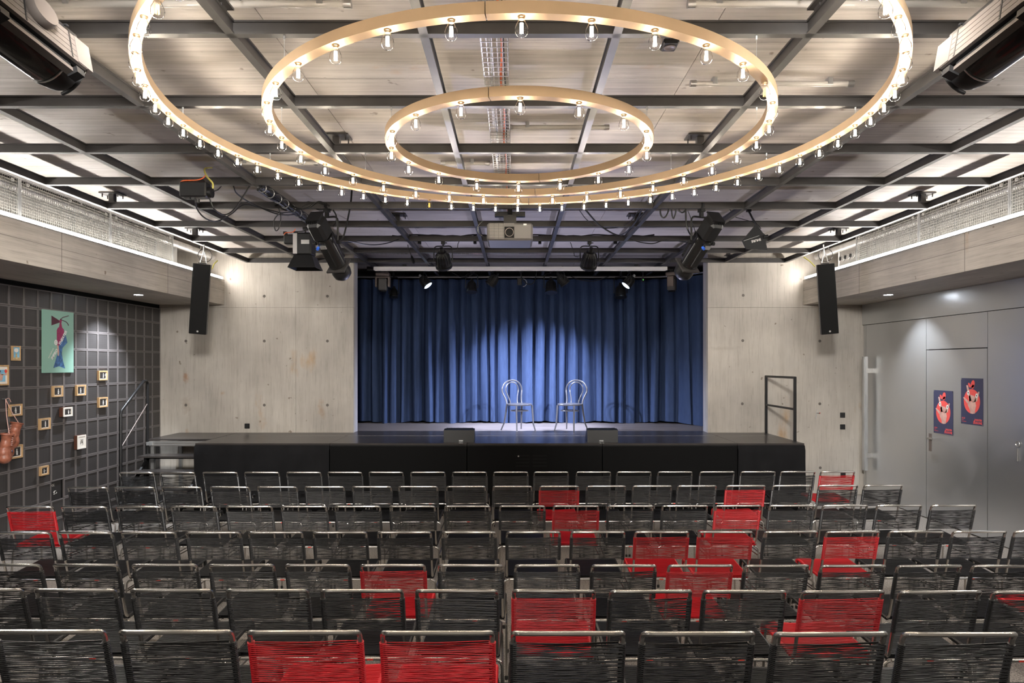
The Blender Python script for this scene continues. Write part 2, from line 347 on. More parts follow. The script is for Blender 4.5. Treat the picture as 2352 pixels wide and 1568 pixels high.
# back wall with portal
bw = shell('wall_back')
zs = 3.137
def wpanel(x0, x1, z0, z1, g=.004):
    MB().box(((x0 + x1) / 2, YW + .05, (z0 + z1) / 2), (x1 - x0 - g, .1, z1 - z0 - g)).build('concrete_panel', M['wall'], bw, False)
for x0, x1 in ((XL - .1, -3.67), (-3.67, PL)):
    wpanel(x0, x1, 0, zs); wpanel(x0, x1, zs, ZC)
for x0, x1 in ((PR, XR + .1),): wpanel(x0, x1, 0, zs); wpanel(x0, x1, zs, ZC)
MB().box(((XL + PL) / 2 - .05, YW + .19, ZC / 2), (PL - XL + .1, PT - .1, ZC)).build('backing', M['jamb'], bw, False)
MB().box(((XR + PR) / 2 + .05, YW + .19, ZC / 2), (XR - PR + .1, PT - .1, ZC)).build('backing', M['jamb'], bw, False)
thm = MB().lathe([(.0, -.001), (.020, -.001), (.024, -.0005), (.0245, .001)], ax=(0, 1, 0), n=12).mesh('tie_hole', M['tieh'])
for px, py in ((427, 783), (607, 783), (752, 783), (427, 930), (607, 930), (752, 930), (607, 680), (752, 680), (1707, 678), (1706, 782), (1883, 783), (1705, 927), (1883, 927), (1884, 1074)):
    p = P(px, py, YW); inst('tie_hole', thm, bw, (p.x, YW - .0005, p.z))
# left wall with tiles
lw_ = shell('wall_left')
MB().box((XL - .06, 4.2, ZC / 2), (.1, 15, ZC)).build('backing', M['blackmat'], lw_, False)
T = .2447; g = T - .004; q = g / 2; iq = .106
mb = MB(); x1 = .02; x0_ = .013
vs = [(0, -q, -q), (0, q, -q), (0, q, q), (0, -q, q), (x1, -q, -q), (x1, q, -q), (x1, q, q), (x1, -q, q),
      (x1, -iq, -iq), (x1, iq, -iq), (x1, iq, iq), (x1, -iq, iq), (x0_, -iq, -iq), (x0_, iq, -iq), (x0_, iq, iq), (x0_, -iq, iq)]
mb._a(vs, [(0, 1, 5, 4), (1, 2, 6, 5), (2, 3, 7, 6), (3, 0, 4, 7), (4, 5, 9, 8), (5, 6, 10, 9), (6, 7, 11, 10), (7, 4, 8, 11), (8, 9, 13, 12), (9, 10, 14, 13), (10, 11, 15, 14), (11, 8, 12, 15)])
mb.cur = 1; mb._a([vs[12], vs[13], vs[14], vs[15]], [(0, 1, 2, 3)])
tm = mb.mesh('acoustic_tile', [M['tilerim'], M['tileface']], False)
for i in range(17):
    yy = 11.455 - T * (i + .5)
    for k in range(13):
        zz = 3.12 - T * (k + .5)
        if i == 10 and k == 10: continue   # the tile left out by the flyer
        if zz < .05: continue
        inst('acoustic_tile', tm, lw_, (XL - .008, yy, zz))
# side beams with the light ledge on top
for s, xi, xo, nm in ((-1, -BI, XL - .1, 'concrete_beam'), (1, BR, XR + .1, 'concrete_beam')):
    zt = HC + 1.42
    b_ = MB().box(((xi + xo) / 2, 4.6, (3.18 + zt) / 2), (abs(xo - xi), 13.74, zt - 3.18)).build(nm, M['beam'], None, False); struct(b_)
    # joints proud lines on beam face, fine grooves every 2.5 m
    mb = MB()
    for yy in (2.0, 4.5, 7.35, 9.6): mb.box((xi + s * -.0006, yy, (3.18 + zt) / 2), (.0012, .006, zt - 3.18))
    mb.box((xi - s * .0006, 4.6, 3.42), (.0012, 13.7, .004))
    mb.build('board_joint', M['tieh'], b_, False)
# cavity behind the grilles + duct + round pipe
o = MB().box((XL + .05, 4.6, 3.84), (.06, 13.7, .5)).build('wall_duct_left', M['cavity'], None, False); struct(o)
o = MB().box((XR - .05, 4.6, 3.84), (.06, 13.7, .5)).build('wall_duct_right', M['cavity'], None, False); struct(o)
for s, side in ((-1, 'left'), (1, 'right')):
    t = thing('air_duct', (s * 5.32, 4.0, 3.62), 'grey sheet metal air duct behind the wire grille over the %s beam' % side, 'air duct')
    y0, y1 = -6, 6.35 if s < 0 else 6.1
    mb = MB().box((0, (y0 + y1) / 2, .17), (.42, y1 - y0, .30)); mb.build('duct_body', M['duct'], t, False)
    for k in range(14): MB().box((0, y0 + .9 * k, .17), (.47, .035, .345)).build('duct_flange', M['galv'], t, False)
    t = thing('round_pipe', (s * 5.02, 4, 3.97), 'round grey ventilation pipe close under the ceiling on the %s side' % side, 'pipe')
    MB().cyl((0, -6, 0), (0, 7.35, 0), .055, 16).build('pipe_body', M['duct'], t)
    for k in range(6): MB().box((0, 6.9 - 1.5 * k, .05), (.03, .03, .14)).build('pipe_hanger', M['galv'], t, False)
    # wire mesh grille panels
    gr = thing('wire_grille', (s * 4.93, 0, 3.63), 'long welded wire grille of square mesh above the light strip on the %s beam' % side, 'grille')
    wm = MB(); Lp = 1.53
    for i in range(50): wm.box((0, -Lp / 2 + Lp * i / 49, .195), (.0042, .0042, .39))
    for k in range(14): wm.box((-s * .004, 0, .39 * k / 13), (.0042, Lp, .0042))
    wme = wm.mesh('wire_mesh', M['wire'], False)
    fm = MB()
    for yy in (-Lp / 2 + .012, Lp / 2 - .012): fm.box((-s * .006, yy, .20), (.012, .02, .41))
    fm.box((-s * .006, 0, .405), (.014, Lp, .018)); fme = fm.mesh('panel_frame', M['galv'], False)
    cm = MB(); cm.box((-s * .012, 0, .36), (.01, .035, .03)).cyl((-s * .012, 0, .36), (-s * .03, 0, .36), .008, 8)
    cme = cm.mesh('clamp', M['alu'], False)
    for yc in (1.43, 2.97, 4.5, 6.03, 7.56, 9.09):
        fo = inst('panel_frame', fme, gr, (0, yc, 0)); mo = inst('wire_mesh', wme, fo); mo['kind'] = 'stuff'
        for yy in (-.66, 0, .66): inst('grille_clip', cme, fo, (0, yy, 0))
    # LED strip
    xx = -BI + .004 if s < 0 else BR - .004
    t = thing('light_strip', (xx, 5.2, 3.605), 'continuous white light strip along the top edge of the %s concrete beam' % side, 'light strip')
    MB().box((-s * .008, 0, .012), (.02, 12.3, .036)).build('diffuser', M['led'], t, False)
    MB().box((s * .010, 0, .012), (.012, 12.34, .04)).box((-s * .009, 0, -.009), (.026, 12.34, .004)).build('profile', M['alu'], t, False)
# connector box right
t = thing('connector_box', (5.0, 10.22, 3.80), 'pale metal connection box with three round plugs beside the right grille', 'box')
MB().box((.05, 0, 0), (.1, .62, .30)).build('box_body', M['alu'], t, False)
mb = MB(); mb.box((-.006, 0, .13), (.012, .62, .03)).box((-.006, 0, -.13), (.012, .62, .03)).box((-.006, .3, 0), (.012, .03, .3)); mb.build('box_rim', M['white'], t, False)
for k in range(3):
    pl = MB().lathe([(.055, 0), (.055, .012), (.042, .014), (.042, .05), (.02, .052)], (-.004, -.16 + .16 * k, 0), (-1, 0, 0), 16).build('round_plug', M['alu'], t)
    MB().lathe([(.03, 0), (.03, .012), (0, .013)], (-.052, -.16 + .16 * k, -.015), (-1, 0, 0), 10).build('plug_pin', M['black'], pl)
# soffit downlights
for s, px, nm in ((-1, 318, 'left wall of tiles'), (1, 2040, 'steel doors')):
    Y = F * 1.0 / 160.5; x = (px - CX) / F * Y
    t = thing('recessed_downlight', (x, Y, 3.18), 'small round recessed lamp in the beam soffit near the ' + nm, 'downlight')
    MB().lathe([(.062, -.004), (.075, -.004), (.078, 0)], n=24).build('trim_ring', M['white'], t)
    MB().lathe([(0, -.0045), (.058, -.0045)], n=24).build('lens', M['down'], t)
    light('downlight', 'SPOT', (x, Y, 3.165), 230 if s < 0 else 130, (.86, .92, 1), spot_size=R(88), spot_blend=.75, shadow_soft_size=.04, aim=(s * .28, -.02, -1))
    for yy in (6.6, 3.6): light('downlight', 'SPOT', (x, yy, 3.165), 70 if s < 0 else 45, (.9, .93, 1), spot_size=R(95), spot_blend=.8, shadow_soft_size=.04, aim=(s * .1, 0, -1))
# right wall: steel sheets and door
rw = shell('wall_right')
MB().box((XR + .09, 4.2, ZC / 2), (.1, 15, ZC)).build('backing', M['blackmat'], rw, False)
def sheet(y0, y1, z0, z1, nm='steel_sheet', par=rw, x=XR + .02):
    return MB().box((x, (y0 + y1) / 2, (z0 + z1) / 2), (.04, y1 - y0 - .007, z1 - z0 - .007)).build(nm, M['steeldoor'], par, False)
zh = 2.837
sheet(-3, 7.2, zh, 3.18, x=XR); sheet(7.2, YW - .02, zh, 3.18, x=XR)
sheet(9.70, 11.36, .01, zh); sheet(8.44, 9.70, 2.39, zh); sheet(6.6, 8.44, .01, zh); sheet(3.9, 6.6, .01, zh); sheet(-3, 3.9, .01, zh)
MB().box((XR + .03, YW - .06, 1.42), (.05, .07, 2.83)).build('post', M['galv'], rw, False)
dr = shell('door_1')
sheet(8.445, 9.695, .015, 2.385, 'door_leaf', dr)
hp = MB().box((XR - .004, 9.60, 1.09), (.008, .055, .245)).build('handle_plate', M['taupe'], dr, False)
MB().tube([(XR - .005, 9.60, 1.15), (XR - .05, 9.60, 1.15), (XR - .058, 9.59, 1.15), (XR - .058, 9.46, 1.15)], .01, 10).build('handle', M['chrome'], dr)
# pull handle bar of the sliding leaf at the corner
t = thing('pull_bar', (XR, 11.20, 1.36), 'long vertical galvanised pull bar on two brackets at the corner of the steel door', 'handle')
MB().box((-.10, 0, .02), (.05, .09, 1.86)).box((-.128, 0, .02), (.006, .05, 1.86)).build('bar', M['galv'], t, False)
for z in (-.66, .72): MB().box((-.05, -.02, z), (.10, .07, .075)).build('bracket', M['alu'], t, False)
t = thing('door_ring', (XR, 7.92, 1.26), 'small ring pull on the steel sheet beyond the inner door', 'ring pull')
MB().tube([(-.012, .03 * math.cos(a), .03 * math.sin(a)) for a in [2 * PI * i / 14 for i in range(14)]], .006, 6, closed=True).build('ring', M['alu'], t)
MB().cyl((-.012, 0, -.05), (-.012, 0, -.2), .008, 6).build('reflection_pin', M['alu'], t)  # solid rod standing in for a stick's reflection in the steel
# rear wall and stage house
o = MB().box((0, -3.05, ZC / 2), (12.4, .1, ZC)).build('wall_rear', M['wall'], None, False); struct(o)
o = MB().box((-4.3, 13.2, ZC / 2), (.1, 2.9, ZC)).build('wall_stage_left', M['blackmat'], None, False); struct(o)
o = MB().box((4.9, 13.2, ZC / 2), (.1, 2.9, ZC)).build('wall_stage_right', M['blackmat'], None, False); struct(o)
o = MB().box((.3, 14.6, ZC / 2), (9.3, .1, ZC)).build('wall_stage_back', M['blackmat'], None, False); struct(o)
o = MB().box((.3, 13.19, SZ - .53), (9.1, 2.87, 1.05)).build('floor_stage', M['stagefloor'], None, False); struct(o)
# seating tiers
for k, (y0, y1, z) in enumerate(((3.365, 4.36, .155), (2.255, 3.36, .325), (-2.95, 2.25, .5))):
    t = thing('seating_tier', (0, (y0 + y1) / 2, 0), ['low black seating tier under the second row from the camera', 'middle black seating tier under the row nearest the camera', 'highest black seating tier behind the last row'][k], 'platform', 'black seating tiers')
    MB().box((0, 0, z - .012), (11.6, y1 - y0, .024)).build('tier_top', M['tier'], t, False)
    MB().box((0, (y1 - y0) / 2 - .02, (z - .024) / 2), (11.6, .02, z - .024)).build('riser', M['riser'], t, False)

# ------------------------------------------------------------------ stage modules
mods = [(-4.63, -2.68), (-2.68, -.69), (-.69, 1.27), (1.27, 3.23), (3.23, 4.20)]
names = ['leftmost, with black cloth skirt', 'second from the left, with black front panel', 'in the middle, with vent slots in its front', 'fourth from the left, with black front panel', 'short one at the right end, with cloth skirt']
for i, (x0, x1) in enumerate(mods):
    cx_ = (x0 + x1) / 2; wd = x1 - x0
    t = thing('stage_module', (cx_, 9.9, 0), 'black front stage platform, ' + names[i], 'stage platform', 'front stage platforms')
    MB().box((0, .525, SZ - .012), (wd - .006, 1.044, .024)).build('deck_board', M['stagetop'], t, False)
    MB().box((0, .005, SZ - .03), (wd - .006, .012, .012)).box((0, .525, SZ - .055), (wd - .01, 1.03, .06)).build('edge_profile', M['black'], t, False)
    for lx in (-wd / 2 + .06, wd / 2 - .06):
        for ly in (.08, .97): MB().box((lx, ly, .48), (.04, .04, .96)).build('leg', M['black'], t, False)
    if i in (0, 4):   # cloth skirt with shallow folds
        mb = MB(); nx, nz_ = 60, 14; rr = random.Random(i + 3)
        ph = [rr.random() * 6 for _ in range(6)]
        grid = []
        for k in range(nz_ + 1):
            for j in range(nx + 1):
                u = j / nx; v = k / nz_
                yv = -.012 - .02 * v * (math.sin(u * 9 + v * 7 + ph[0]) + .6 * math.sin(u * 23 - v * 5 + ph[1]) + .5 * math.sin(u * 5 - 11 * v + ph[2])) - .02
                grid.append((-wd / 2 + wd * u + .0, yv if v > 0 else -.008, SZ - .03 - (SZ - .05) * v))
        mb._a(grid, [(k * (nx + 1) + j, k * (nx + 1) + j + 1, (k + 1) * (nx + 1) + j + 1, (k + 1) * (nx + 1) + j) for k in range(nz_) for j in range(nx)])
        mb.build('cloth_skirt', M['cloth'], t)
        sx = -wd / 2 if i == 0 else wd / 2
        MB().box((sx, .5, (SZ - .05) / 2), (.008, 1.0, SZ - .06)).build('side_cloth', M['cloth'], t, False)
    else:
        MB().box((0, .0, (SZ - .04) / 2), (wd - .012, .018, SZ - .05)).build('front_panel', M['stageskirt'], t, False)
    if i == 2:
        mb = MB()
        for s in (-1, 1):
            for k in range(4): mb.box((-.11 + s * .125 + .06, -.011, .86 - .05 * k), (.20, .006, .02))
        mb.build('vent_slots', M['blackmat'], t, False)
        MB().lathe([(0, 0), (.012, 0), (.012, .004)], (-.235, -.012, .855), (0, -1, 0), 8).build('lock', M['alu'], t)
# second line of modules against the wall
for i, (x0, x1, lab) in enumerate(((-2.70, 3.24, 'long rear stage board between the portal jambs'), (3.24, 4.20, 'short rear stage board beside the right jamb'), (-4.63, -2.70, 'rear stage board before the left concrete wall'))):
    t = thing('stage_board', ((x0 + x1) / 2, 11.2, SZ - .012), lab + ', dark brown', 'stage platform')
    yy1 = 11.75 if i == 0 else YW
    MB().box((0, (10.953 + yy1) / 2 - 11.2, 0), (x1 - x0 - .005, yy1 - 10.953, .024)).box((0, 10.957 - 11.2, .0125), (x1 - x0 - .005, .008, .001)).build('deck_board', M['stagetop'], t, False)
    MB().box((0, 10.9505 - 11.2, .0125), (x1 - x0 - .05, .007, .0015)).build('seam_strip', M['alu'], t, False)
    MB().box((0, .0, -.5), (x1 - x0 - .2, .04, .99)).build('leg_frame', M['black'], t, False)
t = thing('stage_board', (-5.13, 10.97, SZ - .012), 'dark stage landing with aluminium edge at the top of the steps', 'stage platform')
MB().box((0, 0, 0), (.98, .98, .024)).build('deck_board', M['stagetop'], t, False)
MB().box((0, -.485, -.04), (.98, .02, .02)).box((0, -.485, -.075), (.98, .02, .02)).box((0, -.478, -.06), (.98, .01, .08)).box((.485, 0, -.06), (.02, .96, .08)).build('edge_profile', M['alu'], t, False)
for lx in (-.44, .44):
    for ly in (-.44, .44): MB().box((lx, ly, -.56), (.05, .05, .93)).build('leg', M['galv'], t, False)
# steps
t = thing('stage_steps', (-5.13, 10.0, 0), 'black open stage steps in the left corner beside the tiled wall', 'steps')
for k, z in enumerate((.815, .615, .41, .205)):
    yc = .33 - .25 * k
    tr_ = MB().box((0, yc, z - .012), (.98, .30, .024)).build('tread', M['stagetop'], t, False)
    MB().box((0, yc + .13, z - .05), (.92, .03, .05)).build('tread_rail', M['black'], tr_, False)
for s in (-.44, .44):
    MB().box((s, .33, .39), (.04, .05, .78)).box((s, -.42, .09), (.04, .05, .18)).tube([(s, -.46, .10), (s, .42, .79)], .028, 6).build('stringer', M['black'], t, False)
# handrail
t = thing('handrail', (-5.63, 10.1, 0), 'dark tubular handrail rising beside the steps along the tiled wall', 'railing')
pts = [(0, -.33, .0), (0, -.33, 1.47)] + [(0, -.33 + .02 * i / 3, 1.47 + .05 * i / 3) for i in range(1, 4)] + [(0, .28, 1.93)] + arc((0, .33, 1.87), .06, R(115), 0, (0, 1, 0), (0, 0, 1), 6) + [(0, .39, .3)]
MB().tube(pts, .021, 12).build('rail_tube', M['black'], t)
MB().cyl((0, -.31, 1.0), (0, .38, 1.58), .007, 8).build('brace_rod', M['taupe'], t)
MB().box((.04, .38, .97), (.09, .05, .05)).build('clamp', M['galv'], t, False)
# right guard rail
t = thing('guard_rail', (4.17, 10.17, SZ), 'black square guard frame standing on the right end of the stage', 'railing')
mb = MB()
for y in (0, 1.16): mb.box((0, y, .48), (.035, .035, .96))
mb.build('post', M['black'], t, False)
MB().box((0, .58, .945), (.034, 1.13, .034)).build('top_rail', M['black'], t, False)
MB().box((0, .58, .475), (.03, 1.13, .03)).build('mid_rail', M['black'], t, False)

# ------------------------------------------------------------------ curtain
def curtain_path():
    pts = []; x = -3.3
    while x < 2.55: pts.append((x, 13.45)); x += .0112
    n = 110
    for i in range(n + 1):
        a = i / n; th = a * R(70)
        pts.append((2.55 + 1.25 * math.sin(th) , 13.45 - 1.9 * (1 - math.cos(th)) ))
    return pts
cp = curtain_path(); rr = random.Random(11)
centers = []; s_ = 0
while s_ < len(cp):
    wd = rr.uniform(9, 19); centers.append((s_ + wd / 2, wd / 2, rr.uniform(.65, 1.1), rr.uniform(-.25, .25), rr.uniform(-3, 3))); s_ += wd + rr.uniform(4.5, 9.5)
nz_ = 16; zt, zb = 3.86, SZ + .015
mb = MB(); vs = []
off1 = [rr.uniform(-1, 1) for _ in range(60)]
def fold(s, v):
    # s index along the curtain, v 0 top .. 1 bottom : broad ridges with deep narrow valleys, drifting a little towards the hem
    a = 0
    for c, hw, amp, sk, dr in centers:
        d = (s - c - dr * v) / (hw * (1 + .18 * v))
        if abs(d) < 1.6:
            e = 1 / (1 + abs(d / .98) ** 5); a = max(a, amp * e * (1 + sk * d))
    return a
for k in range(nz_ + 1):
    v = k / nz_
    for j, (x, y) in enumerate(cp):
        amp = (.10 + .12 * min(1, v * 2)); y2 = y + .08 - amp * fold(j, v) + .006 * math.sin(j * .37 + v * 1.3)
        x2 = x + .015 * math.sin(j * .2 + 3 * v) * v
        zz = zt + (zb - zt) * v + (0.02 * math.sin(j * .06) if k == nz_ else 0)
        vs.append((x2, y2, zz))
W_ = len(cp)
mb._a(vs, [(k * W_ + j, k * W_ + j + 1, (k + 1) * W_ + j + 1, (k + 1) * W_ + j) for k in range(nz_) for j in range(W_ - 1)])
tag(mb.build('stage_curtain', M['curtain'], None), 'tall dark blue pleated curtain closing the back of the stage', 'curtain')
t = thing('curtain_rail', (0, 13.42, 3.90), 'thin pale curtain rail bending forward at its right end above the curtain', 'rail')
MB().tube([(x, y - 13.42, 0) for x, y in cp[::8]], .017, 8).build('rail_tube', M['alu'], t)
# ------------------------------------------------------------------ bentwood chairs
def rotz(a): return Matrix.Rotation(a, 4, 'Z')
def bentwood(loc, rz, label):
    t = thing('bentwood_chair', loc, label, 'chair', 'bentwood chairs on the stage', rz=rz)
    MB().lathe([(0, .008), (.17, .006), (.19, .014), (.208, .012), (.214, 0), (.208, -.018), (.19, -.02), (0, -.018)], (0, 0, .455), n=28).build('seat', M['bent'], t)
    # local: sitter looks along -y ; back at +y
    for s in (-1, 1): MB().tube([(s * .16, -.14, .44), (s * .165, -.15, .3), (s * .17, -.165, .12), (s * .19, -.20, 0)], [.017, .016, .014, .011], 10).build('leg', M['bent'], t)
    for s in (-1, 1): MB().tube([(s * .155, .17, .46), (s * .165, .19, .3), (s * .18, .225, .12), (s * .21, .275, 0)], [.017, .016, .014, .011], 10).build('leg', M['bent'], t)
    outer = []; inner = []
    for i in range(25):
        a = PI * i / 24
        outer.append((.205 * math.cos(a), .25, .69 + .175 * math.sin(a)))
    left = bz((.155, .17, .45), (.145, .20, .56), (.205, .245, .62), (.205, .25, .69), 8)
    right = [Vector((-p.x, p.y, p.z)) for p in reversed(left)]
    MB().tube(left[:-1] + outer + right[1:], .0145, 10).build('back_hoop', M['bent'], t)
    for i in range(25):
        a = PI * i / 24; inner.append((.13 * math.cos(a), .25, .70 + .13 * math.sin(a)))
    left = bz((.072, .185, .455), (.07, .21, .56), (.13, .245, .63), (.13, .25, .70), 8)
    right = [Vector((-p.x, p.y, p.z)) for p in reversed(left)]
    MB().tube(left[:-1] + inner + right[1:], .0105, 8).build('inner_hoop', M['bent'], t)
    MB().tube([(.155 * math.cos(a), .155 * math.sin(a) + .01, .345) for a in [2 * PI * i / 28 for i in range(28)]], .008, 8, closed=True).build('leg_ring', M['bent'], t)
    return t
M['bent'] = mat('black_lacquered_wood', (.085, .085, .095), .32, spec=.8, coat=.4)
bentwood((.09, 11.80, SZ + .001), R(33), 'dark bentwood chair with double hoop back on the stage, left of the pair')
bentwood((.95, 11.80, SZ + .001), R(-33), 'dark bentwood chair with double hoop back on the stage, right of the pair')

# ------------------------------------------------------------------ stage monitors
for px, lab in ((1056, 'left'), (1381.5, 'right')):
    x = (px - CX) / F * 10.2
    t = thing('stage_monitor', (x, 10.18, SZ), 'black wedge monitor speaker at the stage edge, the %s one of the two' % lab, 'speaker', 'stage monitors')
    Mx = Matrix(((0, 1, 0, 0), (1, 0, 0, 0), (0, 0, 1, 0), (0, 0, 0, 1)))
    pr = [(-.13, 0), (.15, 0), (.17, .06), (.02, .19), (-.11, .175)]
    mb = MB(); mb.prism(pr, Matrix.Translation((-.225, 0, 0)) @ Mx, .45); mb.build('cabinet', M['black'], t, False)
    MB().box((0, .1, .13), (.40, .19, .008), Quaternion((1, 0, 0), R(-41))).build('front_grille', M['blackmat'], t, False)
    MB().box((.03 if lab == 'left' else -.02, -.132, .02), (.06, .006, .02)).build('connector_plate', M['galv'], t, False)

# ------------------------------------------------------------------ ceiling grid
X0 = .03
GZ = HC + 1.706      # underside
gridT = thing('lighting_grid', (0, 0, GZ), 'dark steel lighting grid of square bays hung under the concrete ceiling', 'lighting grid')
def ibar(L, along):
    mb = MB(); H = .072; w1 = .046
    def bx(c, d):
        if along == 'Y': mb.box((c[0], 0, c[1]), (d[0], L, d[1]))
        else: mb.box((0, c[0], c[1]), (L, d[0], d[1]))
    bx((0, .005), (w1, .010)); bx((0, H - .005), (w1, .010)); bx((0, H / 2), (.026, H - .02)); return mb
bxs = [X0 + .5 + k for k in range(-5, 5)]
ys = [3.55 + .985 * k for k in range(-3, 10)]
xa, xb = bxs[0], bxs[-1]
ly0, ly1 = -.5, 13.1
me1 = ibar(ly1 - ly0, 'Y').mesh('long_bar', M['grid'], False); me1s = ibar(11.43 - ly0, 'Y').mesh('long_bar', M['grid'], False)
for x in bxs:
    inside = PL < x < PR
    inst('long_bar', me1 if inside else me1s, gridT, (x, (ly0 + (ly1 if inside else 11.43)) / 2, 0))
me2 = ibar(xb - xa + .04, 'X').mesh('cross_bar', M['grid'], False); me2s = ibar(5.9, 'X').mesh('cross_bar', M['grid'], False)
for y in ys:
    if y < 11.6: inst('cross_bar', me2, gridT, ((xa + xb) / 2, y, 0))
    else: inst('cross_bar', me2s, gridT, (.27, y, 0))
# brackets to the ceiling
bm_ = MB(); ht = ZC - GZ
bm_.box((0, 0, ht - .008), (.22, .16, .012)).box((0, 0, (ht + .06) / 2), (.055, .06, ht - .07)).box((0, 0, .085), (.11, .10, .01))
for s in (-1, 1): bm_.cyl((s * .085, .05, ht - .05), (s * .085, .05, ht), .006, 6).cyl((s * .085, -.05, ht - .05), (s * .085, -.05, ht), .006, 6)
bme = bm_.mesh('ceiling_bracket', M['grid'], False)
for x, ky in ((-1.47, 3.4), (1.53, 3.4), (-1.47, 5.65), (1.53, 5.65), (-4.44, 7.55), (4.50, 7.55), (-4.44, 9.5), (4.50, 9.5), (-1.47, 8.6), (1.53, 8.6), (-3.4, 11.2), (3.5, 11.2), (-4.44, 5.5), (4.5, 5.5)):
    inst('ceiling_bracket', bme, gridT, (x, ky, 0))

# cable tray
t = thing('cable_tray', (-.115, 3.4, 3.99), 'narrow wire basket cable tray running along the middle of the ceiling', 'cable tray')
mb = MB(); L0, L1 = -1.0, 5.6
for x in (-.075, -.045, -.015, .015, .045, .075): mb.box((x, (L0 + L1) / 2, 0), (.004, L1 - L0, .004))
for z in (.025, .05):
    for x in (-.078, .078): mb.box((x, (L0 + L1) / 2, z), (.004, L1 - L0, .004))
y = L0
while y < L1: mb.box((0, y, -.003), (.156, .004, .004)).box((-.078, y, .025), (.004, .004, .05)).box((.078, y, .025), (.004, .004, .05)); y += .065
o = mb.build('wire_basket', M['alu'], t, False); o['kind'] = 'stuff'
MB().tube([(.035 + .008 * math.sin(i * .9), L0 + i * (L1 - L0) / 40, .012) for i in range(41)], .007, 6).build('orange_cable', M['orange'], t)
MB().tube([(-.03 + .008 * math.sin(i * .7 + 1), L0 + i * (L1 - L0) / 40, .012) for i in range(41)], .009, 6).build('grey_cable', M['galv'], t)
MB().tube([(.052 + .004 * math.sin(i * .5 + 1), L0 + i * (L1 - L0) / 40, .014) for i in range(41)], .006, 6).build('black_cable', M['black'], t)
t = thing('cable_tray', (-1.1, 11.12, 3.99), 'wire cable tray full of cables running across before the stage opening', 'cable tray')
mb = MB()
for y in (-.1, -.05, 0, .05, .1): mb.box((0, y, 0), (3.4, .004, .004))
for i in range(52): mb.box((-1.7 + i * .0666, 0, -.003), (.004, .2, .004)).box((-1.7 + i * .0666, -.1, .03), (.004, .004, .06))
o = mb.build('wire_basket', M['alu'], t, False); o['kind'] = 'stuff'
for k in range(5):
    MB().tube([(-1.7 + i * .17, -.07 + .035 * k + .02 * math.sin(i * .8 + k), .02 + .012 * math.sin(i * 1.1 + k)) for i in range(21)], .009, 6).build('cable', [M['yellowcable'], M['galv'], M['black'], M['lace'], M['black']][k], t)
# lamp tubes on the ceiling
for x0, x1, y, lab in ((-2.42, -.88, 3.52, 'front left'), (.93, 2.42, 3.52, 'front right'), (1.2, 2.20, 4.52, 'beyond the middle ring on the right'), (-.02, .7, 5.35, 'inside the inner ring'), (-2.6, -1.85, 6.3, 'left of the rings'), (-.64, -.27, 6.3, 'by the cable tray'), (2.0, 2.9, 11.2, 'near the right end of the stage opening'), (-3.6, -2.9, 11.2, 'near the left concrete wall')):
    t = thing('lamp_tube', ((x0 + x1) / 2, y, 4.035), 'thin clear unlit lamp tube on the ceiling, ' + lab, 'lamp')
    L = x1 - x0
    MB().cyl((-L / 2, 0, 0), (L / 2, 0, 0), .018, 12).build('tube', M['tube'], t)
    for s in (-1, 1):
        MB().cyl((s * L / 2, 0, 0), (s * (L / 2 + .04), 0, 0), .022, 10).build('end_cap', M['alu'], t)
        MB().box((s * (L / 2 - .12), 0, .02), (.03, .05, .05)).build('clip', M['galv'], t, False)
# ceiling speaker
p = P(1537, 97, 4.0); t = thing('ceiling_speaker', (p.x, 1.88 * F / 740, 4.055), 'small square black speaker with round cone flat on the ceiling', 'speaker')
MB().rbox((0, 0, -.01), (.09, .12, .03), .008).build('housing', M['black'], t, False)
MB().lathe([(.035, 0), (.035, .004), (.028, .005), (.02, .002), (0, .002)], (0, 0, -.025), (0, 0, -1), 16).build('cone', M['taupe'], t)

# ------------------------------------------------------------------ ring chandeliers
CYR = 4.54
glass_me = MB().lathe([(.012, 0), (.013, -.012), (.018, -.026), (.0265, -.042), (.030, -.058), (.0275, -.075), (.018, -.086), (.006, -.0895), (0, -.090)], n=14).mesh('bulb', M['glass'])
sock_me = MB().lathe([(.0165, .004), (.0165, -.006), (.0125, -.008), (.0125, -.014)], n=12).mesh('bulb_cap', M['sock'])
fl = MB()
for k in range(6):
    a = k * PI / 3; r0 = .0062
    fl.cyl((r0 * math.cos(a), r0 * math.sin(a), -.030), (r0 * 1.25 * math.cos(a + .6), r0 * 1.25 * math.sin(a + .6), -.072), .0016, 4)
fil_me = fl.mesh('filament', M['fil'], False)
fil_off = fil_me.copy(); fil_off.materials[0] = M['filoff']
bl = bpy.data.lights.new('bulb_light', 'POINT'); bl.energy = BULB_W; bl.color = BULB_C; bl.shadow_soft_size = .025
rings = [('inner', .848, 1.39, 16), ('middle', 1.576, 1.459, 32), ('outer', 2.231, 1.54, 64)]
off_bulbs = {'inner': [], 'middle': [5], 'outer': [36, 56]}
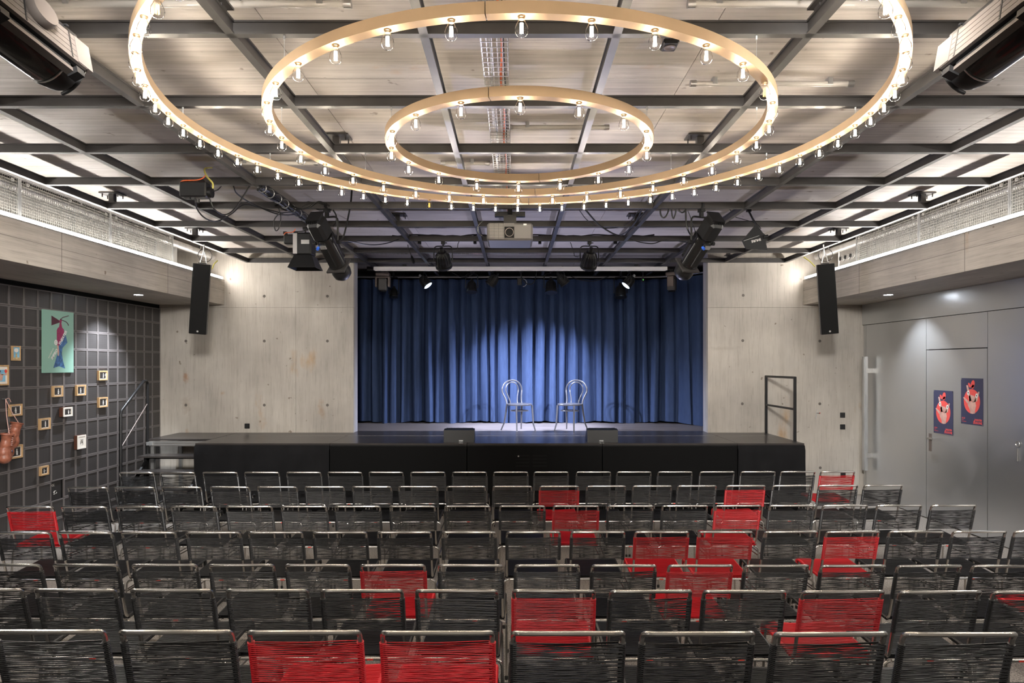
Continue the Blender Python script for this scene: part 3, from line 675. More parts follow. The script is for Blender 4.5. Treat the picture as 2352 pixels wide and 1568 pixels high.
for nm, Rr, hb, n in rings:
    zb_ = HC + hb + .050
    t = thing('ring_chandelier', (X0, CYR, zb_), 'brass ring chandelier with %s bulbs, the %s of the three rings' % ({16: 'sixteen', 32: 'thirty-two', 64: 'sixty-four'}[n], {'inner': 'smallest', 'middle': 'middle', 'outer': 'largest'}[nm]), 'chandelier', 'concentric brass rings')
    Hb = .055; wr = .029
    for half in (0, 1):
        mb = MB(); vs = []; K = 72; a0 = -PI / 2 - PI / n + half * PI; gap = .0022 / Rr
        for i in range(K + 1):
            a = a0 + gap + (PI - 2 * gap) * i / K; c, s = math.cos(a), math.sin(a)
            for r_, z in ((Rr - wr, 0), (Rr + wr, 0), (Rr + wr, Hb), (Rr - wr, Hb)): vs.append((r_ * c, r_ * s, z))
        fs = [(i * 4 + j, i * 4 + (j + 1) % 4, (i + 1) * 4 + (j + 1) % 4, (i + 1) * 4 + j) for i in range(K) for j in range(4)]
        fs += [(3, 2, 1, 0), (K * 4, K * 4 + 1, K * 4 + 2, K * 4 + 3)]
        mb._a(vs, fs); mb.build('ring_segment', M['brass'], t)
    for i in range(n):
        a = -PI / 2 + 2 * PI * i / n
        L = (Rr * math.cos(a), Rr * math.sin(a), 0)
        g_ = inst('bulb', glass_me, t, L)
        inst('bulb_cap', sock_me, g_)
        off = i in off_bulbs[nm]
        inst('filament', fil_off if off else fil_me, g_)
        if off: g_['label'] = 'clear unlit bulb with amber filaments'
        else:
            lo = bpy.data.objects.new('bulb_light', bl); col.objects.link(lo); lo.parent = g_; lo.location = (0, 0, -.054)
    for yb in (3.55, 4.535, 5.52):
        dy = yb - CYR
        if abs(dy) < Rr - .05:
            for s in (-1, 1):
                xx = s * math.sqrt(Rr * Rr - dy * dy)
                wmb = MB().cyl((xx, dy, Hb), (xx, dy, GZ - zb_), .0014, 5).cyl((xx, dy, Hb - .002), (xx, dy, Hb + .02), .005, 6).cyl((xx, dy, GZ - zb_ - .02), (xx, dy, GZ - zb_), .006, 6)
                wmb.build('suspension_wire', M['galv'], t)

# ------------------------------------------------------------------ cord chairs
def coil(path, r0, r1, n, turns):  # ridged sleeve: cord wound round a tube
    L = [0]
    for i in range(1, len(path)): L.append(L[-1] + (Vector(path[i]) - Vector(path[i - 1])).length)
    def at(d):
        for i in range(1, len(path)):
            if d <= L[i] or i == len(path) - 1:
                u = (d - L[i - 1]) / (L[i] - L[i - 1]); return Vector(path[i - 1]).lerp(Vector(path[i]), u)
    pts = []; rs = []; k = turns * 2
    for i in range(k + 1): pts.append(at(L[-1] * i / k)); rs.append(r0 if i % 2 else r1)
    mb = MB(); mb.tube(pts, rs, n); return mb, at, L[-1]
def chair_parts(red):
    cm = M['cordred'] if red else M['cordblack']; HWD = .2145; tr = .0102
    # back tube: top rail lies behind the uprights; uprights lean, run down and bend forward into the seat rails
    def side(s):
        up0 = (s * HWD, .135, .455); up1 = (s * HWD, .045, .785)
        a = [(s * HWD, .60, .335), (s * HWD, .60, .395)] + bz((s * HWD, .60, .395), (s * HWD, .60, .425), (s * HWD, .585, .437), (s * HWD, .555, .437), 5)[1:]
        a += [(s * HWD, .22, .415)] + bz((s * HWD, .22, .415), (s * HWD, .17, .41), (s * HWD, .145, .415), (s * HWD, .137, .45), 5)[1:]
        a += [up1] + bz(up1, (s * HWD, .036, .812), (s * (HWD + .0), .012, .818), (s * (HWD - .045), .0, .8205), 6)[1:]
        return [Vector(p) for p in a]
    lft = side(-1); rgt = side(1)
    parts = [('tube_frame', MB().tube(lft + list(reversed(rgt)), tr, 8).mesh('tube_frame', M['chrome']), None)]
    # back cords
    mb = MB(); rr = random.Random(5 if red else 6)
    def upp(s, t): return Vector((s * HWD, .051 + (.103 - .051) * t, .765 + (.573 - .765) * t))
    N = 22
    for s in (-1, 1):
        c_, at, L = coil([upp(s, 0), upp(s, 1)], .0125, .0150, 8, 24); o = len(mb.v); mb.v += c_.v; mb.f += [tuple(i + o for i in f) for f in c_.f]; mb.mi += c_.mi
    nrm = Vector((0, -.96, -.26)) * .0130
    for i in range(N):
        t0 = (i + .3) / N; t1 = (i + .3 + rr.uniform(-.35, .35)) / N; t2 = (i + 1.0 + rr.uniform(-.35, .35)) / N
        j1 = rr.uniform(-.002, .002); j2 = rr.uniform(-.002, .002)
        for a, b_, o, jj in ((upp(-1, t0), upp(1, t1), nrm, j1), (upp(1, t1), upp(-1, min(1, t2)), -nrm, j2)):
            mid = (a + b_) / 2 + o * .25 + Vector((0, 0, jj)) ; mb.tube([a + o, mid, b_ + o], .0021, 5, caps=False)
    parts.append(('cord_backrest', mb.mesh('cord_backrest', cm), 'stuff'))
    # seat cords
    mb = MB()
    def seatpath(s): return [Vector((s * HWD, .165, .411)), Vector((s * HWD, .22, .415)), Vector((s * HWD, .555, .437)), Vector((s * HWD, .588, .430)), Vector((s * HWD, .60, .40)), Vector((s * HWD, .60, .365))]
    for s in (-1, 1):
        c_, at, L = coil(seatpath(s), .0125, .0148, 7, 56); o = len(mb.v); mb.v += c_.v; mb.f += [tuple(i + o for i in f) for f in c_.f]; mb.mi += c_.mi
        if s < 0: atl = at
        else: atr = at
    N = 58
    for i in range(N):
        d0 = L * (i + .5) / N; d1 = L * (i + .5 + rr.uniform(-.3, .3)) / N
        a = atl(d0); b_ = atr(min(L, d1)); fw = d0 / L > .88
        o = Vector((0, .0125, 0)) if fw else Vector((0, 0, .0125))
        mb.tube([a + o, (a + b_) / 2 + o * .2, b_ + o], .0030, 4, caps=False)
        a2 = atr(min(L, d1)); b2 = atl(min(L, L * (i + 1.3) / N))
        mb.tube([a2 - o, (a2 + b2) / 2 - o * .5, b2 - o], .0026, 4, caps=False)
    parts.append(('cord_seat', mb.mesh('cord_seat', cm), 'stuff'))
    # rear inverted-U legs, front legs, stretchers
    HU = .2405; r = .0085
    u = [Vector((-HU, .115, .012)), Vector((-HU, .15, .345))] + bz((-HU, .15, .345), (-HU, .153, .378), (-HU + .02, .156, .392), (-HU + .055, .156, .392), 6)[1:]
    ur = [Vector((-p.x, p.y, p.z)) for p in reversed(u)]
    parts.append(('rear_leg', MB().tube(u[:-1], r, 8).mesh('rear_leg', M['chrome']), None))
    parts.append(('rear_leg', MB().tube(ur[1:], r, 8).mesh('rear_leg', M['chrome']), None))
    parts.append(('crossbar', MB().cyl((-HU + .05, .156, .392), (HU - .05, .156, .392), r, 8).mesh('crossbar', M['chrome']), None))
    for s in (-1, 1): parts.append(('front_leg', MB().tube([(s * (HWD - .0), .54, .425), (s * (HWD + .012), .535, .38), (s * (HWD + .02), .56, .012)], r, 8).mesh('front_leg', M['chrome']), None))
    for s in (-1, 1): parts.append(('side_stretcher', MB().tube([(s * HU, .145, .30), (s * (HWD + .016), .548, .30)], .006, 6).mesh('side_stretcher', M['chrome']), None))
    for p in ((-HU, .114, 0), (HU, .114, 0), (-(HWD + .02), .56, 0), (HWD + .02, .56, 0)):
        parts.append(('foot_cap', MB().lathe([(.011, 0), (.012, .02), (.009, .028)], p, n=8).mesh('foot_cap', M['rubber']), None))
    parts.append(('sticker', MB().box((.02, .156 - .0088, .392), (.035, .002, .009)).mesh('sticker', M['redsticker'], False), None))
    return parts
PB, PRD = chair_parts(False), chair_parts(True)
def cord_chair(x, y, z, rz, red, label, group):
    t = thing('cord_chair', (x, y, z), label, 'chair', group, rz=rz)
    for nm, me, kd in (PRD if red else PB):
        o = bpy.data.objects.new(nm, me); col.objects.link(o); o.parent = t
        if kd: o['kind'] = kd
rows = [  # (y of top rail at left, at right, camera height above the rail, tier height, [left px, right px, red])
 (1084, 1081, 0, [(267, 354), (363, 446), (460, 546), (557, 641), (654, 738), (750, 831), (845, 926), (941, 1023), (1037, 1119), (1132, 1214), (1226, 1307), (1323, 1405), (1417, 1498), (1511, 1593), (1608, 1690), (1703, 1783), (1795, 1875), (1887, 1967, 1)], 'in the front row before the stage'),
 (1118, 1112, 0, [(150, 244), (257, 354), (366, 461), (477, 573), (587, 682), (695, 792), (805, 900), (913, 1005), (1024, 1116), (1131, 1223), (1239, 1331, 1), (1348, 1439), (1453, 1546), (1556, 1649), (1668, 1762, 1), (1776, 1867), (1882, 1975), (1986, 2079)], 'in the second row from the stage'),
 (1162, 1158, 0, [(7, 119, 1), (131, 245), (259, 371), (384, 498), (513, 626), (639, 752), (765, 874), (892, 1000), (1019, 1127), (1146, 1253), (1270, 1377, 1), (1396, 1503), (1521, 1629), (1644, 1752, 1), (1768, 1876), (1889, 2001), (2013, 2127), (2140, 2251)], 'in the third row from the stage'),
 (1221, 1218, 0, [(-18, 112), (124, 257), (270, 403), (420, 551), (564, 695), (713, 843), (864, 991), (1014, 1139), (1162, 1289), (1311, 1438), (1458, 1586, 1), (1606, 1732, 1), (1756, 1884), (1899, 2028, 1), (2045, 2174), (2191, 2321), (2334, 2464)], 'in the fourth row from the stage'),
 (1294, 1297, 0, [(-67, 90), (110, 270), (294, 451), (472, 629), (647, 804), (824, 977, 1), (1005, 1155), (1182, 1333), (1358, 1511), (1536, 1688, 1), (1713, 1863), (1887, 2043), (2062, 2220), (2237, 2395), (2412, 2568, 1)], 'in the fifth row from the stage'),
 (1351, 1356, .155, [(-150, 43), (65, 262), (287, 486), (510, 707), (731, 925), (953, 1142), (1177, 1368, 1), (1402, 1593), (1618, 1812), (1845, 2042, 1), (2069, 2268), (2288, 2485)], 'in the second row from the camera'),
 (1445, 1452, .325, [(-40, 235), (259, 530), (560, 826, 1), (872, 1132, 1), (1177, 1436), (1475, 1742), (1782, 2052), (2083, 2350)], 'in the nearest row'),
]
rc = random.Random(3)
for ri, (ya, yb, tz, lst, where) in enumerate(rows):
    ncol = {}
    tot_red = sum(1 for c in lst if len(c) > 2); kr = kb = 0
    for i, c in enumerate(lst):
        red = len(c) > 2; xm = (c[0] + c[1]) / 2; yy = ya + (yb - ya) * xm / 2352
        hcam = HC - tz - .830
        Y = F * hcam / (yy - CY); x = (xm - CX) / F * Y
        if red: kr += 1; n = kr; cn = 'red'
        else: kb += 1; n = kb; cn = 'black'
        if red and tot_red == 1: lab = 'only red cord chair ' + where
        else: lab = '%s cord chair, %s %s from the left %s' % (cn, ordn(n - 1), cn, where)
        dz = .012 if (ri == 5 and i == 2) else 0
        cord_chair(x, Y, tz, R(rc.uniform(-1.2, 1.2)), red, lab, 'cord chairs ' + where)

# ------------------------------------------------------------------ stage lights and rigging
def clampmb(drop=.06):
    return MB().box((0, 0, -.01), (.05, .07, .05)).box((0, -.03, .02), (.03, .012, .08)).box((0, .03, .02), (.03, .012, .08)).cyl((0, 0, -.03), (0, 0, -drop), .010, 8).cyl((.02, 0, -.015), (.055, 0, -.015), .007, 6)
def yoke(w_, top, bot, ax_x=True, r=.008):
    mb = MB(); h = w_ / 2; c = .05
    p = [Vector((-h, 0, bot)), Vector((-h, 0, top - c))] + arc((-h + c, 0, top - c), c, PI, PI / 2, (1, 0, 0), (0, 0, 1), 5)[1:] + arc((h - c, 0, top - c), c, PI / 2, 0, (1, 0, 0), (0, 0, 1), 5) + [Vector((h, 0, bot))]
    return mb.tube(p, r, 8)
def aimq(d): return Vector(d).to_track_quat('Y', 'Z')
def par(loc, d, label, lit=False, sz=1.0, drop=.24, body='black', basket=True):
    yaw = math.atan2(-d[0], d[1]); t = thing('stage_light', loc, label, 'stage light', 'par lamps')
    clampmb().build('clamp', M['black'], t, False)
    rzm = rotz(yaw)
    yk = yoke(.26 * sz, -.06, -drop - .02); yk.v = [rzm @ p for p in yk.v]; yk.build('yoke', M['black'], t)
    c = Vector((0, 0, -drop)); A = Vector(d).normalized()
    MB().lathe([(.03, -.13 * sz), (.06 * sz, -.125 * sz), (.088 * sz, -.07 * sz), (.098 * sz, -.0), (.104 * sz, .06 * sz), (.108 * sz, .09 * sz), (.095 * sz, .09 * sz)], c, A, 24).build('housing', M[body], t)
    mb = MB(); u, wv = frame(A)
    for k in range(18):
        a = 2 * PI * k / 18; e = u * math.cos(a) + wv * math.sin(a)
        mb.tube([c + A * (-.125 * sz) + e * .055 * sz, c + A * (-.07 * sz) + e * .095 * sz, c + A * (.05 * sz) + e * .108 * sz], .0045 * sz, 4)
    mb.build('cooling_fins', M['black'], t, False)
    MB().cyl(c - A * .13 * sz, c - A * .19 * sz, .035 * sz, 12, .028 * sz).build('lamp_cap', M['galv'] if lit else M['black'], t)
    MB().lathe([(.110 * sz, .085 * sz), (.118 * sz, .09 * sz), (.118 * sz, .115 * sz), (.104 * sz, .115 * sz)], c, A, 24).build('front_ring', M[body], t)
    MB().lathe([(0, (.128 if lit else .098) * sz), (.07 * sz, (.124 if lit else .097) * sz), (.102 * sz, .112 * sz if lit else .096 * sz)], c, A, 24).build('lens', M['lensblue'] if lit else M['lens'], t)
    return t
bz_ = GZ - HC
par((-.995, 9.505, GZ), (.1, 1, -1.15), 'black ribbed par lamp on the bar left of the projector', drop=.25)
par((1.04, 9.505, GZ), (-.1, 1, -1.15), 'black ribbed par lamp on the bar right of the projector', drop=.25)
Yb = ys[-2] if ys[-2] < 12.6 else 12.415
par((-1.63, 12.415, GZ), (.8, -.15, -1.0), 'lit par lamp with glowing lens, left over the stage', True, .85, .20)
par((2.08, 12.415, GZ), (-.85, -.1, -1.0), 'lit par lamp with glowing lens, right over the stage', True, .85, .20)
par((-.78, 12.415, GZ), (0, -.25, -1), 'hanging chromed par lamp pointing straight down over the stage, left of centre', sz=.85, drop=.30)
par((.66, 12.415, GZ), (0, -.25, -1), 'par lamp pointing straight down behind the right chair', sz=.95, drop=.30)
par((-.395, 12.415, GZ), (-.75, .2, -1), 'dark par lamp over the left bentwood chair, tilted to the left', sz=.85, drop=.18)
par((.86, 12.30, GZ), (.75, .2, -1), 'dark par lamp over the right bentwood chair, tilted to the right', sz=.85, drop=.18)
par((-2.28, 12.9, GZ), (0, -.2, -1), 'small dim par lamp behind the left moving head', sz=.7, drop=.36)
par((2.0, 12.9, GZ), (0, -.2, -1), 'small dim par lamp behind the right lit par lamp', sz=.95, drop=.34)
def moving_head(loc, rz, label):
    t = thing('moving_head', loc, label, 'stage light', 'moving heads', rz=rz)
    clampmb(.05).build('clamp', M['black'], t, False)
    MB().rbox((0, 0, -.08), (.24, .18, .07), .012).build('base', M['taupe'], t, False)
    MB().rbox((0, 0, -.135), (.26, .12, .03), .008).rbox((-.115, 0, -.22), (.04, .12, .18), .01).rbox((.115, 0, -.22), (.04, .12, .18), .01).build('yoke_arms', M['taupe'], t, False)
    MB().rbox((0, 0, -.26), (.155, .15, .22), .02).build('head', M['projector'], t, False)
    MB().lathe([(.06, 0), (.065, .02), (.05, .022)], (0, 0, -.37), (0, 0, -1), 18).build('lens_ring', M['black'], t)
moving_head((-2.38, 12.35, GZ), 0, 'grey moving head lamp hanging at the left end of the stage bar')
moving_head((2.84, 12.35, GZ), R(65), 'grey moving head lamp turned sideways at the right end of the stage bar')
t = thing('bracket_light', (.12, 12.415, GZ), 'small black unit with curved handle hanging between the par lamps over the stage', 'stage light')
clampmb(.14).build('clamp', M['black'], t, False)
MB().rbox((-.03, 0, -.20), (.085, .09, .13), .01).build('housing', M['black'], t, False)
MB().tube(arc((.03, 0, -.22), .07, PI / 2, -PI / 2, (1, 0, 0), (0, 0, 1), 10), .006, 8).build('handle', M['galv'], t)
t = thing('sensor', (2.33, 12.415, GZ), 'small black clamp unit with a green pinpoint light on the stage bar', 'device')
clampmb(.16).build('clamp', M['black'], t, False); MB().rbox((0, 0, -.17), (.05, .05, .07), .01).build('housing', M['black'], t, False)
MB().lathe([(0, .003), (.005, .001), (.005, 0)], (0, -.026, -.17), (0, -1, 0), 8).build('indicator', M['greenled'], t)
def profile(loc, d, label, drop=.37, shift=(0, .12)):
    d = Vector(d).normalized(); yaw = math.atan2(-d.x, d.y)
    t = thing('profile_spot', loc, label, 'stage light', 'profile spots', rz=yaw); inv = rotz(-yaw)
    clampmb(.08).build('clamp', M['black'], t, False)
    MB().box((0, 0, -.05), (.04, .03, .09)).build('hanger', M['black'], t, False)
    yoke(.27, -.09, -drop, r=.011).build('yoke', M['black'], t)
    A = (inv.to_3x3() @ d).normalized(); q = A.to_track_quat('Y', 'Z'); mt = Matrix.Translation((0, 0, -drop)) @ q.to_matrix().to_4x4()
    mb = MB(mt); mb.rbox((0, -.19, .0), (.17, .24, .20), .03); mb.build('lamp_house', M['black'], t, False)
    mb = MB(mt); mb.cyl((0, -.08, 0), (0, .30, 0), .095, 22).box((.0, .1, .07), (.13, .34, .07)).box((0, .1, -.085), (.08, .34, .04)); mb.build('barrel', M['blackgloss'], t)
    mb = MB(mt); mb.box((0, .33, 0), (.22, .02, .22)); mb.build('gel_frame', M['grid'], t, False)
    mb = MB(mt); mb.box((0, -.335, .02), (.16, .014, .16)); mb.build('rear_plate', M['black'], t, False)
    mb = MB(mt)
    for k in range(7): mb.box((-.066 + .022 * k, -.32, .0), (.005, .03, .16))
    mb.build('rear_fins', M['black'], t, False)
    mb = MB(mt); mb.lathe([(.095, .34), (.11, .40), (.10, .46), (.06, .50)], (0, 0, 0), (0, 1, 0), 20); mb.build('snoot', M['black'], t)
    mb = MB(mt); mb.cyl((-.05, -.02, -.105), (-.05, -.02, -.14), .016, 10); mb.build('power_plug', M['blueconn'], t)
    mb = MB(mt); mb.box((.01, -.02, -.112), (.07, .04, .012)); mb.build('terminal_plate', M['alu'], t, False)
    mb = MB(mt); mb.box((0, -.32, .095), (.12, .02, .02)); mb.build('rear_handle', M['galv'], t, False)
    for sx in (-1, 1): mb = MB(mt); mb.cyl((sx * .13, 0, 0), (sx * .17, 0, 0), .022, 10); mb.build('knob', M['black'], t, False)
    return t
profile((-2.06, 7.50, GZ), (.30, 1, -.95), 'long black profile spot tilted down to the right, left of the projector')
profile((2.05, 7.50, GZ), (-.42, 1, -.95), 'long black profile spot tilted down to the left, right of the projector')
# barn-door lamp
t = thing('barn_door_light', (-2.60, 8.50, GZ), 'black theatre lamp with flared barn doors pointing straight down near the left cables', 'stage light')
clampmb(.07).build('clamp', M['black'], t, False)
MB().rbox((0, 0, -.22), (.20, .22, .28), .02).build('housing', M['black'], t, False)
MB().box((-.095, -.114, -.22), (.05, .006, .25)).box((.03, -.113, -.2), (.10, .004, .05)).build('side_profile', M['alu'], t, False)
mb = MB(); a = .11; b_ = .17; z0, z1 = -.365, -.52
for r_ in range(4):
    m4 = rotz(r_ * PI / 2); vs = [m4 @ Vector(p) for p in ((-a, -a, z0), (a, -a, z0), (b_, -b_, z1), (-b_, -b_, z1), (-a, -a + .004, z0), (a, -a + .004, z0), (b_, -b_ + .004, z1), (-b_, -b_ + .004, z1))]
    mb._a(vs, [(0, 1, 2, 3), (7, 6, 5, 4), (0, 4, 5, 1), (3, 2, 6, 7), (1, 5, 6, 2), (0, 3, 7, 4)])
mb.build('barn_doors', M['black'], t, False)
MB().tube([(-.105, -.02, -.16), (-.14, -.02, -.16), (-.14, -.02, -.06), (0, -.02, -.05)], .007, 6).build('yoke', M['black'], t)
# the two large profile spots near the camera
def big_spot(front, d, s, label):
    d = Vector(d).normalized(); t = thing('profile_spot', front, label, 'stage light', 'large profile spots', rot=d.to_track_quat('Y', 'Z'))
    MB().lathe([(.088, -.62), (.094, -.60), (.094, -.06), (.090, -.05)], ax=(0, 1, 0), n=36).build('barrel', M['blackgloss'], t)
    MB().lathe([(.094, -.05), (.097, -.04), (.085, .02), (.07, .045), (.0, .045)], ax=(0, 1, 0), n=36).build('front_collar', M['black'], t)
    mb = MB(); mb.cyl((0, -.051, 0), (0, -.046, 0), .0965, 36); mb.build('chrome_line', M['alu'], t)
    # ribbed housing plate on the inner side, slightly below
    q = Quaternion((0, 1, 0), R(-22 * s)); mt = q.to_matrix().to_4x4()
    mb = MB(mt)
    for k in range(5): mb.box((-s * -.108, -.29, -.045 + .027 * k), (.02, .60, .0245))
    mb.build('ribbed_plate', M['spotplate'], t, False)
    for k in range(3):
        mb = MB(mt); mb.box((s * .1185, -.06 - .20 * k, .012), (.003, .006, .13)); mb.build('plate_seam', M['black'], t, False)
    for yy in (-.03, -.35): mb = MB(mt); mb.box((s * .095, yy, -.10), (.045, .035, .03)); mb.build('lower_catch', M['black'], t, False)
    mb = MB(mt); mb.box((s * .098, -.29, .01), (.014, .60, .135)).box((s * .07, -.29, .09), (.07, .58, .05)).box((s * .085, -.30, -.075), (.02, .50, .018)); mb.build('inner_frame', M['black'], t, False)
    mb = MB(mt); mb.box((s * .085, -.28, -.095), (.03, .52, .018)); mb.build('edge_rail', M['spotplate'], t, False)
    mb = MB(mt); mb.box((s * .112, .0, .01), (.018, .07, .13)); mb.build('end_plate', M['spotplate'], t, False)
    for yy in (-.42, .02):
        mb = MB(mt); mb.tube(arc((0, yy, 0), .118 if yy < 0 else .104, R(-100), R(100), (s, 0, 0), (0, 0, 1), 14), .010 if yy < 0 else .007, 8); mb.build('clamp_ring', M['black'], t)
    mb = MB(mt); mb.box((s * .10, -.43, .075), (.07, .04, .05)).box((s * .135, -.40, .06), (.05, .03, .04)); mb.build('lock_lever', M['black'], t, False)
    if s > 0:
        mb = MB(mt); mb.lathe([(.055, 0), (.058, .012), (.052, .035), (.03, .038), (0, .038)], (s * .118, -.20, .03), (s, 0, 0), 20); mb.build('focus_knob', M['spotplate'], t)
    mb = MB(mt); mb.tube(arc((s * .10, -.06, .10), .018, 0, PI, (1, 0, 0), (0, 0, 1), 8), .005, 6); mb.build('safety_eye', M['black'], t)
    mb = MB(); mb.rbox((0, -.80, 0), (.24, .36, .24), .03); mb.build('lamp_house', M['spotplate'], t, False)
    mb = MB()
    for k in range(8): mb.box((-s * .05 + .03 * k * -s * .2, -.62 - .03 * k, -.122), (.16, .008, .006))
    mb.build('cooling_fins', M['black'], t, False)
    mb = MB(); mb.tube([(-.14, -.45, 0), (-.14, -.45, .3), (.14, -.45, .3), (.14, -.45, 0)], .012, 8).cyl((0, -.45, .3), (0, -.45, .42), .012, 8); mb.build('yoke', M['black'], t)
    return t
big_spot(P(134, 158, 2.72), (.22, 1, -.24), 1, 'large black profile spot with ribbed side plate in the upper left corner')
big_spot(P(2224, 156, 2.72), (-.22, 1, -.24), -1, 'large black profile spot with ribbed side plate in the upper right corner')
# projector
t = thing('projector', (-.052, 7.42, 3.525), 'large grey video projector hanging under the grid before the stage', 'projector')
MB().rbox((0, .26, .10), (.50, .52, .19), .02).build('housing', M['projector'], t, False)
gr = MB().box((-.145, -.003, .105), (.165, .006, .165)).build('vent_plate', M['grille'], t, False)
mb = MB()
for k in range(13): mb.box((-.145, -.0075, .03 + .0125 * k), (.165, .003, .0045))
for k in range(4): mb.box((-.22 + .05 * k, -.0076, .105), (.002, .003, .165))
mb.build('vent_slats', M['black'], gr, False)
g2 = MB().box((-.005, -.003, .09), (.105, .006, .12)).build('fan_opening', M['blackmat'], t, False)
MB().tube([(-.005 + .045 * math.cos(a), -.008, .09 + .045 * math.sin(a)) for a in [2 * PI * i / 20 for i in range(20)]], .003, 6, closed=True).build('fan_ring', M['taupe'], g2)
MB().box((-.005, -.004, .172), (.105, .006, .03)).build('top_slot', M['projector'], t, False)
MB().box((.165, -.002, .175), (.035, .004, .016)).build('sticker', M['paper'], t, False)
MB().box((0, .26, .26), (.14, .14, .16)).box((0, .26, .34), (.34, .06, .055)).box((0, .08, .345), (.05, .40, .05)).build('mount', M['black'], t, False)
# screen case
t = thing('screen_case', (.10, 11.80, 3.835), 'long slim white projection screen case across the top of the stage opening', 'projection screen')
MB().rbox((0, 0, 0), (5.06, .09, .065), .008).build('case', M['screenw'], t, False)
MB().box((0, -.02, -.037), (5.0, .02, .012)).build('bottom_slat', M['alu'], t, False)
MB().box((-2.0, 0, .05), (.06, .06, .04)).box((2.0, 0, .05), (.06, .06, .04)).build('hanger', M['black'], t, False)
# column speakers
for s, px, lab in ((-1, 468, 'left'), (1, 1892, 'right')):
    c = Vector(((px - 7 * (1 if s < 0 else -1) - CX) / F * 9.6, 9.6, 3.10))
    q = Quaternion((0, 1, 0), R(-4.5 * s)) @ Quaternion((0, 0, 1), R(-15 * s)) @ Quaternion((1, 0, 0), R(5))
    t = thing('column_speaker', c, 'tall slim black column speaker hung before the %s concrete wall' % lab, 'speaker', 'column speakers', rot=q)
    h = .49; mb = MB()
    out = [(-.112, -.075), (.112, -.075), (.112, -.02), (.075, .11), (-.075, .11), (-.112, -.02)]
    vs = [(x, y, -h) for x, y in out] + [(x, y, h) for x, y in out]
    mb._a(vs, [tuple(range(5, -1, -1)), tuple(range(6, 12))] + [(i, (i + 1) % 6, (i + 1) % 6 + 6, i + 6) for i in range(6)])
    mb.build('cabinet', M['taupe'], t, False)
    MB().rbox((0, -.082, 0), (.222, .02, .975), .006).build('front_grille', M['blackmat'], t, False)
    for sx in (-1, 1): MB().box((sx * .1135, -.045, 0), (.003, .06, .97)).build('side_panel', M['black'], t, False)
    MB().lathe([(.013, 0), (.013, .002), (0, .002)], (0, -.0925, -.45), (0, -1, 0), 12).build('badge', M['alu'], t)
    MB().tube([(-.04, 0, h), (-.02, .0, h + .09), (.0, 0, h + .2)], .006, 6).tube([(.05, 0, h), (.03, .0, h + .1), (.0, 0, h + .2)], .006, 6).cyl((0, 0, h + .12), (0, 0, h + .27), .010, 8).build('hanging_bracket', M['galv'], t)
    MB().tube(arc((.02, 0, h + .12), .09, 0, 2 * PI, (1, 0, 0), (0, 0, 1), 18), .004, 6).build('safety_loop', M['black'], t)
    MB().box((0, -.03, h + .008), (.10, .05, .016)).build('top_plate', M['black'], t, False)
# antenna paddle
pc = P(1733, 545, 8.3)
t = thing('antenna_paddle', pc, 'flat black arrow-shaped antenna paddle with white lettering near the right bars', 'antenna')
k_ = 8.3 / F
ppx = [(1737, 514), (1751, 534), (1758, 540), (1764, 543), (1758, 555), (1762.5, 575), (1713, 571), (1704, 552.5)]
pts = [((x - 1733) * k_, -(y - 545) * k_) for x, y in ppx][::-1]
MB().prism(pts, Matrix.Translation((0, -.009, 0)), .018).build('paddle', M['black'], t, False)
ml = Matrix(((-1, 0, 0, 0), (0, 0, -1, -.0095), (0, -1, 0, 0), (0, 0, 0, 1)))
MB().prism([(-.135, -.046), (.055, .018), (.055, .021), (-.135, -.043)], Matrix.Translation((0, -.0095, 0)), .001).build('white_line', M['white'], t, False)
text('SHURE', .040, Matrix.Translation((.072, -.0098, -.012)) @ Matrix.Rotation(R(-14), 4, 'Y') @ Matrix(((-1, 0, 0, 0), (0, 0, -1, 0), (0, -1, 0, 0), (0, 0, 0, 1))), M['white'], t, bold=.001)
MB().tube([(.03, 0, .15), (-.02, 0, .22), (-.07, 0, .32)], .012, 8).box((-.07, 0, .36), (.05, .05, .10)).cyl((.10, -.02, 0), (.155, -.02, .01), .022, 10).build('mount', M['black'], t)
# dimmer boxes with orange cable
def dimmer(loc, w_, label, cyl=True):
    t = thing('dimmer_box', loc, label, 'control box', 'grey control boxes with orange cable')
    MB().rbox((0, 0, 0), (w_, .12, .145 if cyl else .12), .012).build('housing', M['black'], t, False)
    if cyl: MB().cyl((w_ / 2, 0, -.02), (w_ / 2 + .035, 0, -.02), .05, 16).cyl((-.02 + .05, -.02, -.085), (.05 - .02, -.02, -.12), .022, 10).box((-.05, -.03, -.08), (.04, .03, .02)).build('sockets', M['black'], t)
    MB().box((-.07, 0, .085), (.04, .05, .03)).box((.06, 0, .085), (.04, .05, .03)).build('clamp', M['black'], t, False)
    MB().tube(bz((-w_ / 2 + .005, -.04, .05), (-w_ / 2 + .0, -.05, .12), (w_ * .3, -.05, .04), (w_ * .45, -.04, .13), 12), .005, 6).build('orange_cable', M['orange'], t)
dimmer((-3.0, 6.42, 3.815), .25, 'dark control box with round side socket and orange cable under the left bars')
dimmer((-2.78, 8.5, 3.73), .15, 'small dark control box with orange cable beside the barn-door lamp', False)
# hanging microphone
t = thing('hanging_microphone', P(948, 570, 9.5), 'black goose-neck microphone hanging from the bar left of centre', 'microphone')
MB().tube([(-.07, 0, .05), (-.06, 0, -.01), (-.02, 0, -.10)], .006, 6).build('gooseneck', M['black'], t)
MB().lathe([(.008, 0), (.018, .03), (.022, .07), (.018, .11), (0, .125)], (-.02, 0, -.10), (.35, 0, -1), 12).build('capsule', M['blackmat'], t)

